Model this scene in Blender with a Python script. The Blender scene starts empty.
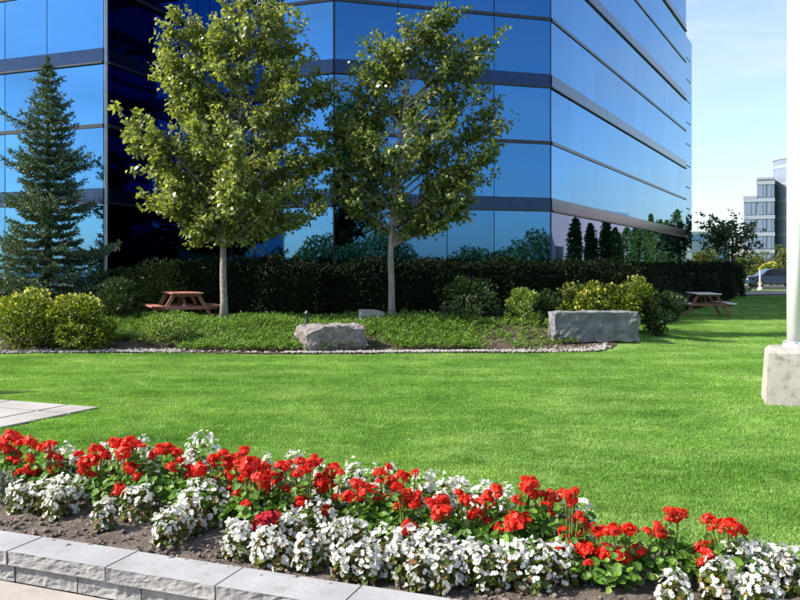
import bpy, bmesh, math, random
import numpy as np
from mathutils import Vector, Matrix, noise as mnoise

random.seed(7)
rng = np.random.default_rng(11)
sc = bpy.context.scene
COL = sc.collection
R = math.radians

# ---------------------------------------------------------------- camera
CH = 1.7                                   # eye height above the paving
cam = bpy.data.cameras.new('camera')
cam.sensor_width = 36.0
cam.lens = 36.0
cam.shift_y = -0.0375
cam.clip_start = 0.05
cam.clip_end = 4000
camo = bpy.data.objects.new('camera', cam)
COL.objects.link(camo)
camo.location = (0, 0, CH)
camo.rotation_euler = (R(90), 0, 0)
sc.camera = camo

# ---------------------------------------------------------------- sky, sun, exposure
SUN_EL = R(38)
SUN_AZ = math.atan2(-0.99, -0.13)
w = bpy.data.worlds.new("World")
sc.world = w
w.use_nodes = True
nt = w.node_tree
sky = nt.nodes.new('ShaderNodeTexSky')
sky.sky_type = 'NISHITA'
sky.sun_disc = False
sky.sun_elevation = SUN_EL
sky.sun_rotation = SUN_AZ
sky.air_density = 1.0
sky.dust_density = 1.5
sky.ozone_density = 2.0
bg = nt.nodes['Background']
bg.inputs[1].default_value = 0.145
tc = nt.nodes.new('ShaderNodeTexCoord')
mp = nt.nodes.new('ShaderNodeMapping'); mp.inputs['Scale'].default_value = (1.0, 1.0, 4.5)
nt.links.new(tc.outputs['Generated'], mp.inputs[0])
cn = nt.nodes.new('ShaderNodeTexNoise'); cn.inputs['Scale'].default_value = 2.6; cn.inputs['Detail'].default_value = 7; cn.inputs['Roughness'].default_value = 0.55; cn.inputs['Distortion'].default_value = 0.4
nt.links.new(mp.outputs[0], cn.inputs['Vector'])
cr = nt.nodes.new('ShaderNodeMapRange'); cr.inputs[1].default_value = 0.42; cr.inputs[2].default_value = 0.78; cr.inputs[3].default_value = 0.0; cr.inputs[4].default_value = 0.6
nt.links.new(cn.outputs[0], cr.inputs[0])
cm = nt.nodes.new('ShaderNodeMix'); cm.data_type = 'RGBA'
nt.links.new(cr.outputs[0], cm.inputs[0]); nt.links.new(sky.outputs[0], cm.inputs[6]); cm.inputs[7].default_value = (3.7, 3.8, 3.9, 1)
nt.links.new(cm.outputs[2], bg.inputs[0])

sun = bpy.data.lights.new('sun', 'SUN')
sun.energy = 5.0
sun.angle = R(0.5)
sun.color = (1.0, 0.93, 0.82)
suno = bpy.data.objects.new('sun', sun)
COL.objects.link(suno)
S = Vector((math.sin(SUN_AZ) * math.cos(SUN_EL), math.cos(SUN_AZ) * math.cos(SUN_EL), math.sin(SUN_EL)))
suno.rotation_euler = (-S).to_track_quat('-Z', 'Y').to_euler()

sc.render.engine = 'CYCLES'
sc.view_settings.view_transform = 'Standard'
sc.view_settings.look = 'None'
sc.view_settings.gamma = 1.0
sc.view_settings.exposure = 0.92
sc.view_settings.use_curve_mapping = False
sc.cycles.caustics_reflective = False
sc.cycles.caustics_refractive = False
sc.cycles.max_bounces = 10

# ---------------------------------------------------------------- helpers
def at(px, py, Y):
    """photograph pixel (800x600) at distance Y -> point"""
    return Vector(((px - 400) / 800 * Y, Y, CH - (py - 270) / 800 * Y))

def sstep(a, b, x):
    t = min(1.0, max(0.0, (x - a) / (b - a)))
    return t * t * (3 - 2 * t)

def hgt(x, y):
    """height of the ground"""
    m = 0.36 * sstep(15.5, 18.0, y) * (1 - 0.3 * sstep(18.5, 20.5, y)) * (1 - sstep(3.6, 7.5, x))
    return 0.10 + m + 0.08 * sstep(18, 26, y) + 0.1 * sstep(28, 48, y)

def tag(o, label=None, cat=None, group=None, kind=None):
    if label: o['label'] = label
    if cat: o['category'] = cat
    if group: o['group'] = group
    if kind: o['kind'] = kind
    return o

def link(o, parent=None):
    COL.objects.link(o)
    if parent is not None:
        o.parent = parent
    return o

def empty(name, loc=(0, 0, 0), rz=0.0):
    o = bpy.data.objects.new(name, None)
    o.empty_display_size = 0.2
    o.location = loc
    o.rotation_euler = (0, 0, rz)
    return link(o)

def meshobj(name, me, mat, parent=None, loc=None, smooth=False):
    if mat is not None and len(me.materials) == 0:
        me.materials.append(mat)
    if smooth:
        me.polygons.foreach_set('use_smooth', [True] * len(me.polygons))
    o = bpy.data.objects.new(name, me)
    if loc is not None:
        o.location = loc
    return link(o, parent)

class MB:
    def __init__(self):
        self.v = []; self.f = []
    def add(self, verts, faces):
        k = len(self.v)
        self.v += [tuple(p) for p in verts]
        self.f += [tuple(i + k for i in f) for f in faces]
    def box(self, c, size, M=None):
        x, y, z = [s / 2 for s in size]
        vs = [Vector((sx * x, sy * y, sz * z)) for sz in (-1, 1) for sy in (-1, 1) for sx in (-1, 1)]
        if M is not None: vs = [M @ p for p in vs]
        c = Vector(c)
        self.add([p + c for p in vs], [(0, 2, 3, 1), (4, 5, 7, 6), (0, 1, 5, 4), (2, 6, 7, 3), (0, 4, 6, 2), (1, 3, 7, 5)])
    def tube(self, pts, radii, n=7, cap=True):
        k = len(self.v)
        m = len(pts)
        pts = [Vector(p) for p in pts]
        for i, p in enumerate(pts):
            d = (pts[min(i + 1, m - 1)] - pts[max(i - 1, 0)])
            if d.length < 1e-6: d = Vector((0, 0, 1))
            d.normalize()
            a = d.cross(Vector((0.31, 0.93, 0.17)))
            if a.length < 1e-3: a = d.cross(Vector((1, 0, 0)))
            a.normalize(); b = d.cross(a)
            for j in range(n):
                t = 2 * math.pi * j / n
                self.v.append(tuple(p + (a * math.cos(t) + b * math.sin(t)) * radii[i]))
        for i in range(m - 1):
            for j in range(n):
                self.f.append((k + i * n + j, k + i * n + (j + 1) % n, k + (i + 1) * n + (j + 1) % n, k + (i + 1) * n + j))
        if cap:
            self.f.append(tuple(k + j for j in range(n))[::-1])
            self.f.append(tuple(k + (m - 1) * n + j for j in range(n)))
    def lathe(self, prof, n=24, c=(0, 0, 0)):
        self_k = len(self.v)
        for r, z in prof:
            for j in range(n):
                t = 2 * math.pi * j / n
                self.v.append((c[0] + r * math.cos(t), c[1] + r * math.sin(t), c[2] + z))
        for i in range(len(prof) - 1):
            for j in range(n):
                self.f.append((self_k + i * n + j, self_k + i * n + (j + 1) % n, self_k + (i + 1) * n + (j + 1) % n, self_k + (i + 1) * n + j))
        self.f.append(tuple(self_k + j for j in range(n))[::-1])
        self.f.append(tuple(self_k + (len(prof) - 1) * n + j for j in range(n)))
    def mesh(self, name):
        me = bpy.data.meshes.new(name)
        me.from_pydata(self.v, [], self.f)
        me.update()
        return me
    def build(self, name, mat, parent=None, smooth=False, loc=None):
        return meshobj(name, self.mesh(name), mat, parent, loc, smooth)

def np_quads(name, V, smooth=False):
    """V: (n,4,3) separate quads -> mesh"""
    n = V.shape[0]
    me = bpy.data.meshes.new(name)
    me.vertices.add(n * 4)
    me.vertices.foreach_set('co', V.astype(np.float32).ravel())
    me.loops.add(n * 4)
    me.loops.foreach_set('vertex_index', np.arange(n * 4, dtype=np.int32))
    me.polygons.add(n)
    me.polygons.foreach_set('loop_start', np.arange(0, n * 4, 4, dtype=np.int32))
    me.polygons.foreach_set('loop_total', np.full(n, 4, dtype=np.int32))
    me.update(calc_edges=True)
    return me

def unit(a):
    return a / np.maximum(np.linalg.norm(a, axis=1, keepdims=True), 1e-6)

def rvec(n):
    return unit(rng.normal(size=(n, 3)))

def leaf_quads(P, D, N, L, W, fold=0.18, droop=0.12):
    n = len(P)
    D = unit(D)
    Rr = unit(np.cross(D, N))
    N = np.cross(Rr, D)
    L = np.broadcast_to(np.asarray(L, float).reshape(-1, 1), (n, 1))
    W = np.broadcast_to(np.asarray(W, float).reshape(-1, 1), (n, 1))
    V = np.empty((n, 4, 3))
    V[:, 0] = P
    V[:, 1] = P + D * L * 0.42 + Rr * W * 0.5 + N * W * fold
    V[:, 2] = P + D * L - N * L * droop
    V[:, 3] = P + D * L * 0.42 - Rr * W * 0.5 + N * W * fold
    return V

def disc_leaves(P, N, r, k=7, cup=0.25):
    """round leaves as fans of k quads-free triangles -> verts, faces"""
    vs = []; fs = []
    for i in range(len(P)):
        p = Vector(P[i]); nn = Vector(N[i]).normalized()
        a = nn.orthogonal().normalized(); b = nn.cross(a)
        rr = r[i]
        b0 = len(vs)
        vs.append(tuple(p - nn * rr * cup))
        ph = random.random() * 6.28
        for j in range(k):
            t = ph + 2 * math.pi * j / k * 0.97
            q = rr * (1.0 if j % 2 else 0.86) * random.uniform(0.9, 1.06)
            vs.append(tuple(p + (a * math.cos(t) + b * math.sin(t)) * q + nn * rr * random.uniform(-0.15, 0.15)))
        for j in range(k):
            fs.append((b0, b0 + 1 + j, b0 + 1 + (j + 1) % k))
    return vs, fs

# ---------------------------------------------------------------- materials
def newmat(name):
    m = bpy.data.materials.new(name)
    m.use_nodes = True
    nt = m.node_tree
    return m, nt, nt.nodes['Principled BSDF'], nt.nodes['Material Output']

def ramp(nt, fac, stops):
    r = nt.nodes.new('ShaderNodeValToRGB')
    el = r.color_ramp.elements
    while len(el) < len(stops): el.new(0.5)
    for e, (p, c) in zip(el, stops):
        e.position = p; e.color = (*c, 1)
    nt.links.new(fac, r.inputs[0])
    return r.outputs[0]

def noisetex(nt, scale, detail=4, rough=0.55, vec=None, dist=0.0):
    n = nt.nodes.new('ShaderNodeTexNoise')
    n.inputs['Scale'].default_value = scale
    n.inputs['Detail'].default_value = detail
    n.inputs['Roughness'].default_value = rough
    n.inputs['Distortion'].default_value = dist
    if vec is None:
        g = nt.nodes.new('ShaderNodeNewGeometry')
        vec = g.outputs['Position']
    nt.links.new(vec, n.inputs['Vector'])
    return n.outputs[0]

def mixc(nt, fac, a, b, mode='MIX'):
    m = nt.nodes.new('ShaderNodeMix'); m.data_type = 'RGBA'; m.blend_type = mode
    if isinstance(fac, float): m.inputs[0].default_value = fac
    else: nt.links.new(fac, m.inputs[0])
    for i, v in ((6, a), (7, b)):
        if isinstance(v, tuple): m.inputs[i].default_value = (*v, 1)
        else: nt.links.new(v, m.inputs[i])
    return m.outputs[2]

def bump(nt, h, strength, dist, bsdf):
    b = nt.nodes.new('ShaderNodeBump')
    b.inputs['Strength'].default_value = strength
    b.inputs['Distance'].default_value = dist
    nt.links.new(h, b.inputs['Height'])
    nt.links.new(b.outputs[0], bsdf.inputs['Normal'])

def surf(name, c1, c2, scale=3.0, rough=0.8, fine=40.0, bstr=0.4, bdist=0.01, c3=None, spec=0.3, metallic=0.0):
    """two-tone weathered surface with fine relief"""
    m, nt, b, out = newmat(name)
    f = noisetex(nt, scale, 6, 0.6)
    st = [(0.33, c1), (0.67, c2)]
    col = ramp(nt, f, st)
    f2 = noisetex(nt, fine, 5, 0.65)
    if c3:
        col = mixc(nt, ramp(nt, noisetex(nt, scale * 2.7, 5, 0.7), [(0.52, (0, 0, 0)), (0.68, (1, 1, 1))]), col, c3)
    col = mixc(nt, 0.45, col, ramp(nt, f2, [(0.25, (0.35, 0.35, 0.35)), (0.75, (0.68, 0.68, 0.68))]), 'OVERLAY')
    nt.links.new(col, b.inputs['Base Color'])
    b.inputs['Roughness'].default_value = rough
    b.inputs['Specular IOR Level'].default_value = spec
    b.inputs['Metallic'].default_value = metallic
    bump(nt, f2, bstr, bdist, b)
    return m

def leafmat(name, c1, c2, c3=None, trans=0.3, rough=0.5, spec=0.35, posnoise=None, tcol=None):
    """foliage: colour differs from leaf to leaf; light shines through"""
    m, nt, b, out = newmat(name)
    g = nt.nodes.new('ShaderNodeNewGeometry')
    stops = [(0.0, c1), (1.0, c2)] if c3 is None else [(0.0, c1), (0.6, c2), (1.0, c3)]
    col = ramp(nt, g.outputs['Random Per Island'], stops)
    if posnoise:
        f = noisetex(nt, posnoise, 3, 0.5)
        col = mixc(nt, 0.6, col, ramp(nt, f, [(0.3, (0.36, 0.36, 0.36)), (0.7, (0.66, 0.66, 0.6))]), 'OVERLAY')
    nt.links.new(col, b.inputs['Base Color'])
    b.inputs['Roughness'].default_value = rough
    b.inputs['Specular IOR Level'].default_value = spec
    if trans > 0:
        t = nt.nodes.new('ShaderNodeBsdfTranslucent')
        if tcol:
            t.inputs[0].default_value = (*tcol, 1)
        else:
            tc = mixc(nt, 1.0, col, (1.5, 1.45, 0.55), 'MULTIPLY')
            nt.links.new(tc, t.inputs[0])
        mx = nt.nodes.new('ShaderNodeMixShader')
        mx.inputs[0].default_value = trans
        nt.links.new(b.outputs[0], mx.inputs[1]); nt.links.new(t.outputs[0], mx.inputs[2])
        nt.links.new(mx.outputs[0], out.inputs[0])
    return m

def plain(name, c, rough=0.5, metallic=0.0, spec=0.5, var=0.12, scale=6.0):
    m, nt, b, out = newmat(name)
    f = noisetex(nt, scale, 5, 0.6)
    d = tuple(x * (1 - var) for x in c); u = tuple(min(1, x * (1 + var)) for x in c)
    nt.links.new(ramp(nt, f, [(0.3, d), (0.7, u)]), b.inputs['Base Color'])
    b.inputs['Roughness'].default_value = rough
    b.inputs['Metallic'].default_value = metallic
    b.inputs['Specular IOR Level'].default_value = spec
    return m

M = {}
def mirror_glass(name, tint):
    m, nt, b, out = newmat(name)
    g = nt.nodes.new('ShaderNodeObjectInfo')
    v = ramp(nt, g.outputs['Random'], [(0, tuple(x * 0.9 for x in tint)), (1, tuple(x * 1.08 for x in tint))])
    nt.links.new(v, b.inputs['Base Color'])
    b.inputs['Metallic'].default_value = 1.0
    b.inputs['Roughness'].default_value = 0.015
    b.inputs['Specular Tint'].default_value = (0.84, 0.97, 1.0, 1)
    f = noisetex(nt, 0.55, 2, 0.4)
    bump(nt, f, 0.04, 0.05, b)
    return m
M['glass'] = mirror_glass('mirror_glass', (0.052, 0.175, 0.385))
M['spandrel'] = plain('spandrel', (0.022, 0.043, 0.095), 0.2, 0.9, 0.6)
M['mullion'] = plain('mullion', (0.03, 0.035, 0.045), 0.35, 0.4)
M['trim'] = plain('pale_trim', (0.42, 0.45, 0.5), 0.4, 0.5)
M['core'] = plain('core', (0.012, 0.014, 0.02), 0.6)
M['roof'] = surf('roof_gravel', (0.2, 0.2, 0.2), (0.3, 0.29, 0.28), 4)

# lawn: soil-green under the blades
def lawnmat():
    m, nt, b, out = newmat('lawn')
    mp = nt.nodes.new('ShaderNodeMapping')
    g = nt.nodes.new('ShaderNodeNewGeometry')
    nt.links.new(g.outputs['Position'], mp.inputs[0])
    mp.inputs['Rotation'].default_value = (0, 0, R(12))
    mp.inputs['Scale'].default_value = (0.5, 1.2, 1)
    f = noisetex(nt, 1.2, 5, 0.6, mp.outputs[0])
    col = ramp(nt, f, [(0.34, (0.14, 0.25, 0.04)), (0.52, (0.2, 0.32, 0.075)), (0.68, (0.29, 0.385, 0.14))])
    f2 = noisetex(nt, 55, 6, 0.75)
    col = mixc(nt, 0.7, col, ramp(nt, f2, [(0.3, (0.25, 0.25, 0.25)), (0.7, (0.72, 0.72, 0.66))]), 'OVERLAY')
    nt.links.new(col, b.inputs['Base Color'])
    b.inputs['Roughness'].default_value = 0.75
    b.inputs['Specular IOR Level'].default_value = 0.2
    bump(nt, f2, 0.8, 0.03, b)
    return m
M['lawn'] = lawnmat()

def grassmat():
    m, nt, b, out = newmat('grass_blades')
    g = nt.nodes.new('ShaderNodeNewGeometry')
    mp = nt.nodes.new('ShaderNodeMapping')
    nt.links.new(g.outputs['Position'], mp.inputs[0])
    mp.inputs['Rotation'].default_value = (0, 0, R(12))
    mp.inputs['Scale'].default_value = (0.5, 1.2, 1)
    f = noisetex(nt, 1.1, 5, 0.62, mp.outputs[0])
    col = ramp(nt, f, [(0.3, (0.11, 0.245, 0.036)), (0.5, (0.18, 0.335, 0.07)), (0.7, (0.29, 0.42, 0.145))])
    f3 = noisetex(nt, 4.5, 4, 0.7, mp.outputs[0], 0.6)
    col = mixc(nt, 0.75, col, ramp(nt, f3, [(0.32, (0.3, 0.33, 0.3)), (0.6, (0.58, 0.58, 0.56)), (0.75, (0.72, 0.7, 0.68))]), 'OVERLAY')
    r = ramp(nt, g.outputs['Random Per Island'], [(0, (0.42, 0.43, 0.4)), (0.85, (0.57, 0.57, 0.54)), (1.0, (0.72, 0.68, 0.58))])
    col = mixc(nt, 0.7, col, r, 'OVERLAY')
    f4 = noisetex(nt, 0.28, 4, 0.6)
    col = mixc(nt, 0.8, col, ramp(nt, f4, [(0.35, (0.34, 0.4, 0.32)), (0.65, (0.63, 0.6, 0.63))]), 'OVERLAY')
    nt.links.new(col, b.inputs['Base Color'])
    b.inputs['Roughness'].default_value = 0.45
    b.inputs['Specular IOR Level'].default_value = 0.35
    t = nt.nodes.new('ShaderNodeBsdfTranslucent')
    nt.links.new(mixc(nt, 1.0, col, (1.3, 1.3, 0.5), 'MULTIPLY'), t.inputs[0])
    mx = nt.nodes.new('ShaderNodeMixShader'); mx.inputs[0].default_value = 0.35
    nt.links.new(b.outputs[0], mx.inputs[1]); nt.links.new(t.outputs[0], mx.inputs[2])
    nt.links.new(mx.outputs[0], out.inputs[0])
    return m
M['grass'] = grassmat()
M['soil'] = surf('bed_soil', (0.095, 0.073, 0.06), (0.21, 0.17, 0.145), 9, 0.95, 60, 1.0, 0.04, c3=(0.27, 0.23, 0.2))
M['clod'] = surf('soil_clod', (0.10, 0.077, 0.063), (0.26, 0.21, 0.18), 25, 0.95, 90, 0.8, 0.01)
M['mulch'] = surf('mulch', (0.07, 0.048, 0.034), (0.14, 0.10, 0.075), 3, 0.95, 45, 0.9, 0.04)
M['cap'] = surf('cap_stone', (0.27, 0.272, 0.285), (0.35, 0.35, 0.36), 2.2, 0.85, 90, 0.4, 0.005, c3=(0.24, 0.235, 0.23), spec=0.25)
M['split'] = surf('split_stone', (0.19, 0.185, 0.19), (0.33, 0.32, 0.315), 7, 0.9, 70, 0.7, 0.012)
M['paving'] = surf('paving', (0.29, 0.265, 0.24), (0.38, 0.35, 0.315), 1.6, 0.85, 80, 0.3, 0.004, c3=(0.26, 0.24, 0.215))
M['pad'] = surf('path_slab', (0.28, 0.265, 0.25), (0.37, 0.35, 0.335), 2.0, 0.85, 80, 0.3, 0.004)
M['concrete'] = surf('pedestal_concrete', (0.3, 0.285, 0.255), (0.4, 0.38, 0.345), 3.0, 0.9, 60, 0.5, 0.006, c3=(0.2, 0.185, 0.165))
M['granite'] = surf('granite', (0.23, 0.2, 0.19), (0.39, 0.34, 0.33), 5, 0.9, 45, 1.0, 0.04, c3=(0.085, 0.08, 0.08))
M['slabstone'] = surf('grey_stone', (0.13, 0.135, 0.15), (0.25, 0.255, 0.27), 4, 0.9, 40, 0.9, 0.03, c3=(0.15, 0.145, 0.15))
M['blockstone'] = surf('pale_block', (0.24, 0.235, 0.225), (0.34, 0.33, 0.315), 4, 0.9, 50, 0.6, 0.01)
M['pebble'] = surf('pebbles', (0.17, 0.16, 0.15), (0.42, 0.4, 0.38), 18, 0.85, 90, 0.3, 0.004)
M['bark'] = surf('maple_bark', (0.16, 0.135, 0.12), (0.32, 0.285, 0.26), 14, 0.9, 60, 0.8, 0.012)
M['darkbark'] = surf('dark_bark', (0.06, 0.045, 0.035), (0.12, 0.09, 0.07), 14, 0.95, 60, 0.8, 0.01)
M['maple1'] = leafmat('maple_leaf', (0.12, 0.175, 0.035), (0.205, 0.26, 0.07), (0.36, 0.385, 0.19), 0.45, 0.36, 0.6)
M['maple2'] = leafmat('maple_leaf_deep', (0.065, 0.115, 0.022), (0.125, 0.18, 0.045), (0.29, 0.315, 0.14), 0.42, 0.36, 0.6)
M['spruce'] = leafmat('spruce_needle', (0.05, 0.095, 0.058), (0.09, 0.145, 0.085), (0.135, 0.185, 0.085), 0.1, 0.55, 0.3)
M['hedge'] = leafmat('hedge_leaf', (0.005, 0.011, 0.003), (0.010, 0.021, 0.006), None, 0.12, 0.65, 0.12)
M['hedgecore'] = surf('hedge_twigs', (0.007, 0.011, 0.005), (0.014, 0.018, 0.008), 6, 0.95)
M['gold'] = leafmat('golden_leaf', (0.065, 0.115, 0.014), (0.13, 0.19, 0.024), (0.23, 0.265, 0.04), 0.35, 0.45)
M['goldbloom'] = leafmat('yellow_tip', (0.5, 0.44, 0.06), (0.62, 0.55, 0.16), None, 0.3, 0.5)
M['yew'] = leafmat('yew_leaf', (0.03, 0.065, 0.012), (0.06, 0.105, 0.02), (0.10, 0.14, 0.03), 0.2, 0.45)
M['darkyew'] = leafmat('dark_yew_leaf', (0.02, 0.045, 0.012), (0.045, 0.08, 0.02), None, 0.18, 0.45)
M['cover'] = leafmat('juniper_spray', (0.07, 0.155, 0.022), (0.125, 0.235, 0.04), (0.19, 0.31, 0.065), 0.25, 0.5)
M['pale'] = leafmat('pale_green_leaf', (0.12, 0.19, 0.04), (0.22, 0.3, 0.08), None, 0.3, 0.45)
M['far'] = leafmat('far_leaf', (0.05, 0.085, 0.03), (0.10, 0.135, 0.045), (0.17, 0.17, 0.05), 0.25, 0.6)
M['poplar'] = leafmat('poplar_leaf', (0.05, 0.10, 0.02), (0.10, 0.17, 0.03), None, 0.25, 0.5)
M['hawthorn'] = leafmat('hawthorn_leaf', (0.05, 0.085, 0.035), (0.095, 0.135, 0.06), None, 0.2, 0.5)
M['gerleaf'] = leafmat('geranium_leaf', (0.045, 0.12, 0.012), (0.09, 0.2, 0.022), (0.16, 0.27, 0.04), 0.3, 0.5)
M['red'] = leafmat('red_petal', (0.60, 0.012, 0.008), (0.82, 0.05, 0.02), None, 0.25, 0.5, 0.25, tcol=(0.8, 0.03, 0.02))
M['deepred'] = leafmat('deep_red_petal', (0.33, 0.008, 0.02), (0.5, 0.015, 0.03), None, 0.2, 0.5, 0.25, tcol=(0.5, 0.02, 0.03))
M['white'] = leafmat('white_petal', (0.58, 0.58, 0.53), (0.74, 0.73, 0.68), None, 0.25, 0.5, 0.3, tcol=(0.75, 0.75, 0.62))
M['begleaf'] = leafmat('begonia_leaf', (0.07, 0.12, 0.02), (0.12, 0.13, 0.025), (0.22, 0.10, 0.045), 0.3, 0.35, 0.5)
M['stalk'] = plain('green_stalk', (0.10, 0.16, 0.03), 0.5)
M['silver'] = leafmat('silver_leaf', (0.15, 0.19, 0.15), (0.25, 0.29, 0.25), None, 0.2, 0.6)
M['weed'] = leafmat('weed_leaf', (0.08, 0.16, 0.02), (0.15, 0.24, 0.03), None, 0.3, 0.5)
M['redwood'] = surf('red_stained_wood', (0.27, 0.10, 0.075), (0.38, 0.17, 0.13), 9, 0.65, 60, 0.3, 0.004)
M['greywood'] = surf('weathered_sheen_wood', (0.5, 0.49, 0.49), (0.62, 0.61, 0.6), 9, 0.7, 60, 0.3, 0.004)  # weathered grey wood with a whitish sky sheen put into its colour
M['brownwood'] = surf('brown_wood', (0.16, 0.075, 0.05), (0.25, 0.12, 0.08), 9, 0.75, 60, 0.3, 0.004)
M['polewhite'] = plain('white_pole_paint', (0.82, 0.82, 0.82), 0.3, 0.0, 0.5, 0.02)
M['polemetal'] = plain('pole_metal', (0.6, 0.6, 0.62), 0.35, 0.6)
M['black'] = plain('black_metal', (0.02, 0.02, 0.022), 0.45)
M['tyre'] = plain('tyre_rubber', (0.02, 0.02, 0.02), 0.85)
M['carpaint'] = plain('car_paint', (0.05, 0.085, 0.16), 0.2, 0.3, 0.6, 0.03)
M['carglass'] = plain('car_glass', (0.05, 0.07, 0.09), 0.05, 0.6, 0.8)
M['lamp'] = plain('lamp_lens', (0.7, 0.7, 0.7), 0.1)
M['asphalt'] = surf('asphalt', (0.045, 0.045, 0.047), (0.065, 0.065, 0.066), 3, 0.9, 70, 0.5, 0.006)
M['farwall'] = surf('far_wall', (0.16, 0.195, 0.27), (0.19, 0.225, 0.3), 0.2, 0.7, 3, 0.05, 0.01)
M['farband'] = plain('far_band', (0.24, 0.275, 0.34), 0.6)
M['farwin'] = plain('far_window', (0.15, 0.2, 0.3), 0.3, 0.1, 0.5)
M['bluewall'] = plain('blue_panel', (0.10, 0.24, 0.45), 0.25, 0.4)
M['pinkwall'] = surf('pink_render', (0.5, 0.31, 0.33), (0.58, 0.37, 0.39), 0.5, 0.85, 8, 0.1, 0.01)
M['darkwin'] = plain('dark_window', (0.03, 0.03, 0.04), 0.1)

# ---------------------------------------------------------------- the ground
U = Vector((0.935, -0.354, 0)).normalized()       # along the edging wall
Vv = Vector((0.354, 0.935, 0)).normalized()       # away from the camera, square to it
O = Vector((-2.08, 4.60, 0))                      # a point on the back of the cap stones
def ST(s, t, z=0.0):
    return O + U * s + Vv * t + Vector((0, 0, z))
def Yf(x):
    return 4.60 - 0.3786 * (x + 2.08)
BED = 1.25                                        # depth of the flower bed, measured along Y

def axis(breaks):
    out = []
    for a, b, st in breaks:
        n = max(1, int(round((b - a) / st)))
        out += list(np.linspace(a, b, n, endpoint=False))
    out.append(breaks[-1][1])
    return out

xs = axis([(-900, -100, 100), (-100, -20, 10), (-20, 16, 0.6), (16, 60, 4), (60, 100, 10), (100, 900, 100)])
ts = axis([(0, 26, 0.5), (26, 60, 3), (60, 200, 20), (200, 1200, 100)])
v = []; f = []
for t in ts:
    for x in xs:
        y = Yf(max(-12, min(12, x))) + BED + t
        v.append((x, y, hgt(x, y)))
nx = len(xs)
for j in range(len(ts) - 1):
    for i in range(nx - 1):
        f.append((j * nx + i, j * nx + i + 1, (j + 1) * nx + i + 1, (j + 1) * nx + i))
me = bpy.data.meshes.new('lawn'); me.from_pydata(v, [], f)
tag(meshobj('lawn', me, M['lawn'], smooth=True), kind='structure')

# paving in front of the wall
pav = MB()
pav.add([(-900, -900, -0.05), (900, -900, -0.05), (900, 4.0, -0.05), (-900, 17.0, -0.05)], [(0, 1, 2, 3)])
pavo = tag(pav.build('paving', M['asphalt']), kind='structure')
slab_cache = None
for i in range(-4, 5):
    for j in range(4):
        if slab_cache is None:
            bm = bmesh.new()
            bmesh.ops.create_cube(bm, size=1)
            for q in bm.verts: q.co = Vector((q.co.x * 1.19, q.co.y * 1.19, q.co.z * 0.06))
            bmesh.ops.bevel(bm, geom=bm.edges[:], offset=0.006, segments=1)
            slab_cache = bpy.data.meshes.new('slab'); bm.to_mesh(slab_cache); bm.free()
            slab_cache.materials.append(M['paving'])
        o = bpy.data.objects.new('slab', slab_cache)
        p = ST(0.3 + i * 1.2, -0.225 - 0.61 - j * 1.2, -0.031 + random.uniform(-0.002, 0.002))
        o.location = p; o.rotation_euler = (0, 0, math.atan2(U.y, U.x))
        link(o, pavo)

# soil of the flower bed
v = []; f = []
ss = np.arange(-5.0, 8.01, 0.045); tt = np.arange(-0.05, 1.21, 0.045)
for t in tt:
    for s in ss:
        p = ST(s, t)
        n1 = mnoise.fractal(Vector((p.x * 3, p.y * 3, 0.3)), 1.0, 2.0, 3)
        n2 = mnoise.fractal(Vector((p.x * 16, p.y * 16, 4.3)), 0.8, 2.0, 3)
        z = 0.115 + 0.035 * math.sin(math.pi * min(1, max(0, t / 1.17))) + 0.016 * n1 + 0.02 * n2
        z = min(z, 0.15) if t < 0.03 else z
        v.append((p.x, p.y, z))
ns = len(ss)
for j in range(len(tt) - 1):
    for i in range(ns - 1):
        f.append((j * ns + i, j * ns + i + 1, (j + 1) * ns + i + 1, (j + 1) * ns + i))
me = bpy.data.meshes.new('bed_soil'); me.from_pydata(v, [], f)
tag(meshobj('bed_soil', me, M['soil'], smooth=True), kind='structure')

def pebbles(name, mat, pts, rmin, rmax, flat=0.65, sub=1):
    bm = bmesh.new(); bmesh.ops.create_icosphere(bm, subdivisions=sub, radius=1)
    bv = np.array([q.co[:] for q in bm.verts]); bf = [tuple(q.index for q in fc.verts) for fc in bm.faces]; bm.free()
    vs = []; fs = []
    for p in pts:
        r = random.uniform(rmin, rmax)
        a = random.random() * 6.28
        sc_ = np.array([r * random.uniform(0.8, 1.3), r * random.uniform(0.7, 1.0), r * flat * random.uniform(0.7, 1.1)])
        q = bv * (1 + rng.normal(size=(len(bv), 1)) * 0.09) * sc_
        c, s = math.cos(a), math.sin(a)
        q = np.stack([q[:, 0] * c - q[:, 1] * s, q[:, 0] * s + q[:, 1] * c, q[:, 2]], 1) + np.array(p)
        k = len(vs); vs += q.tolist(); fs += [tuple(i + k for i in t) for t in bf]
    me = bpy.data.meshes.new(name); me.from_pydata(vs, [], fs)
    return meshobj(name, me, mat)

pts = []
for _ in range(4500):
    p = ST(random.uniform(-3.5, 6), random.uniform(0.02, 1.1)); pts.append((p.x, p.y, 0.14 + random.uniform(-0.012, 0.014)))
for _ in range(45):
    p = ST(random.uniform(-3, 3), -abs(random.gauss(0, 0.03))); pts.append((p.x, p.y, 0.168))
tag(pebbles('soil_clods', M['clod'], pts, 0.004, 0.02, 0.8), 'small brown soil crumbs lying on the flower bed', 'soil', kind='stuff')

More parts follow.
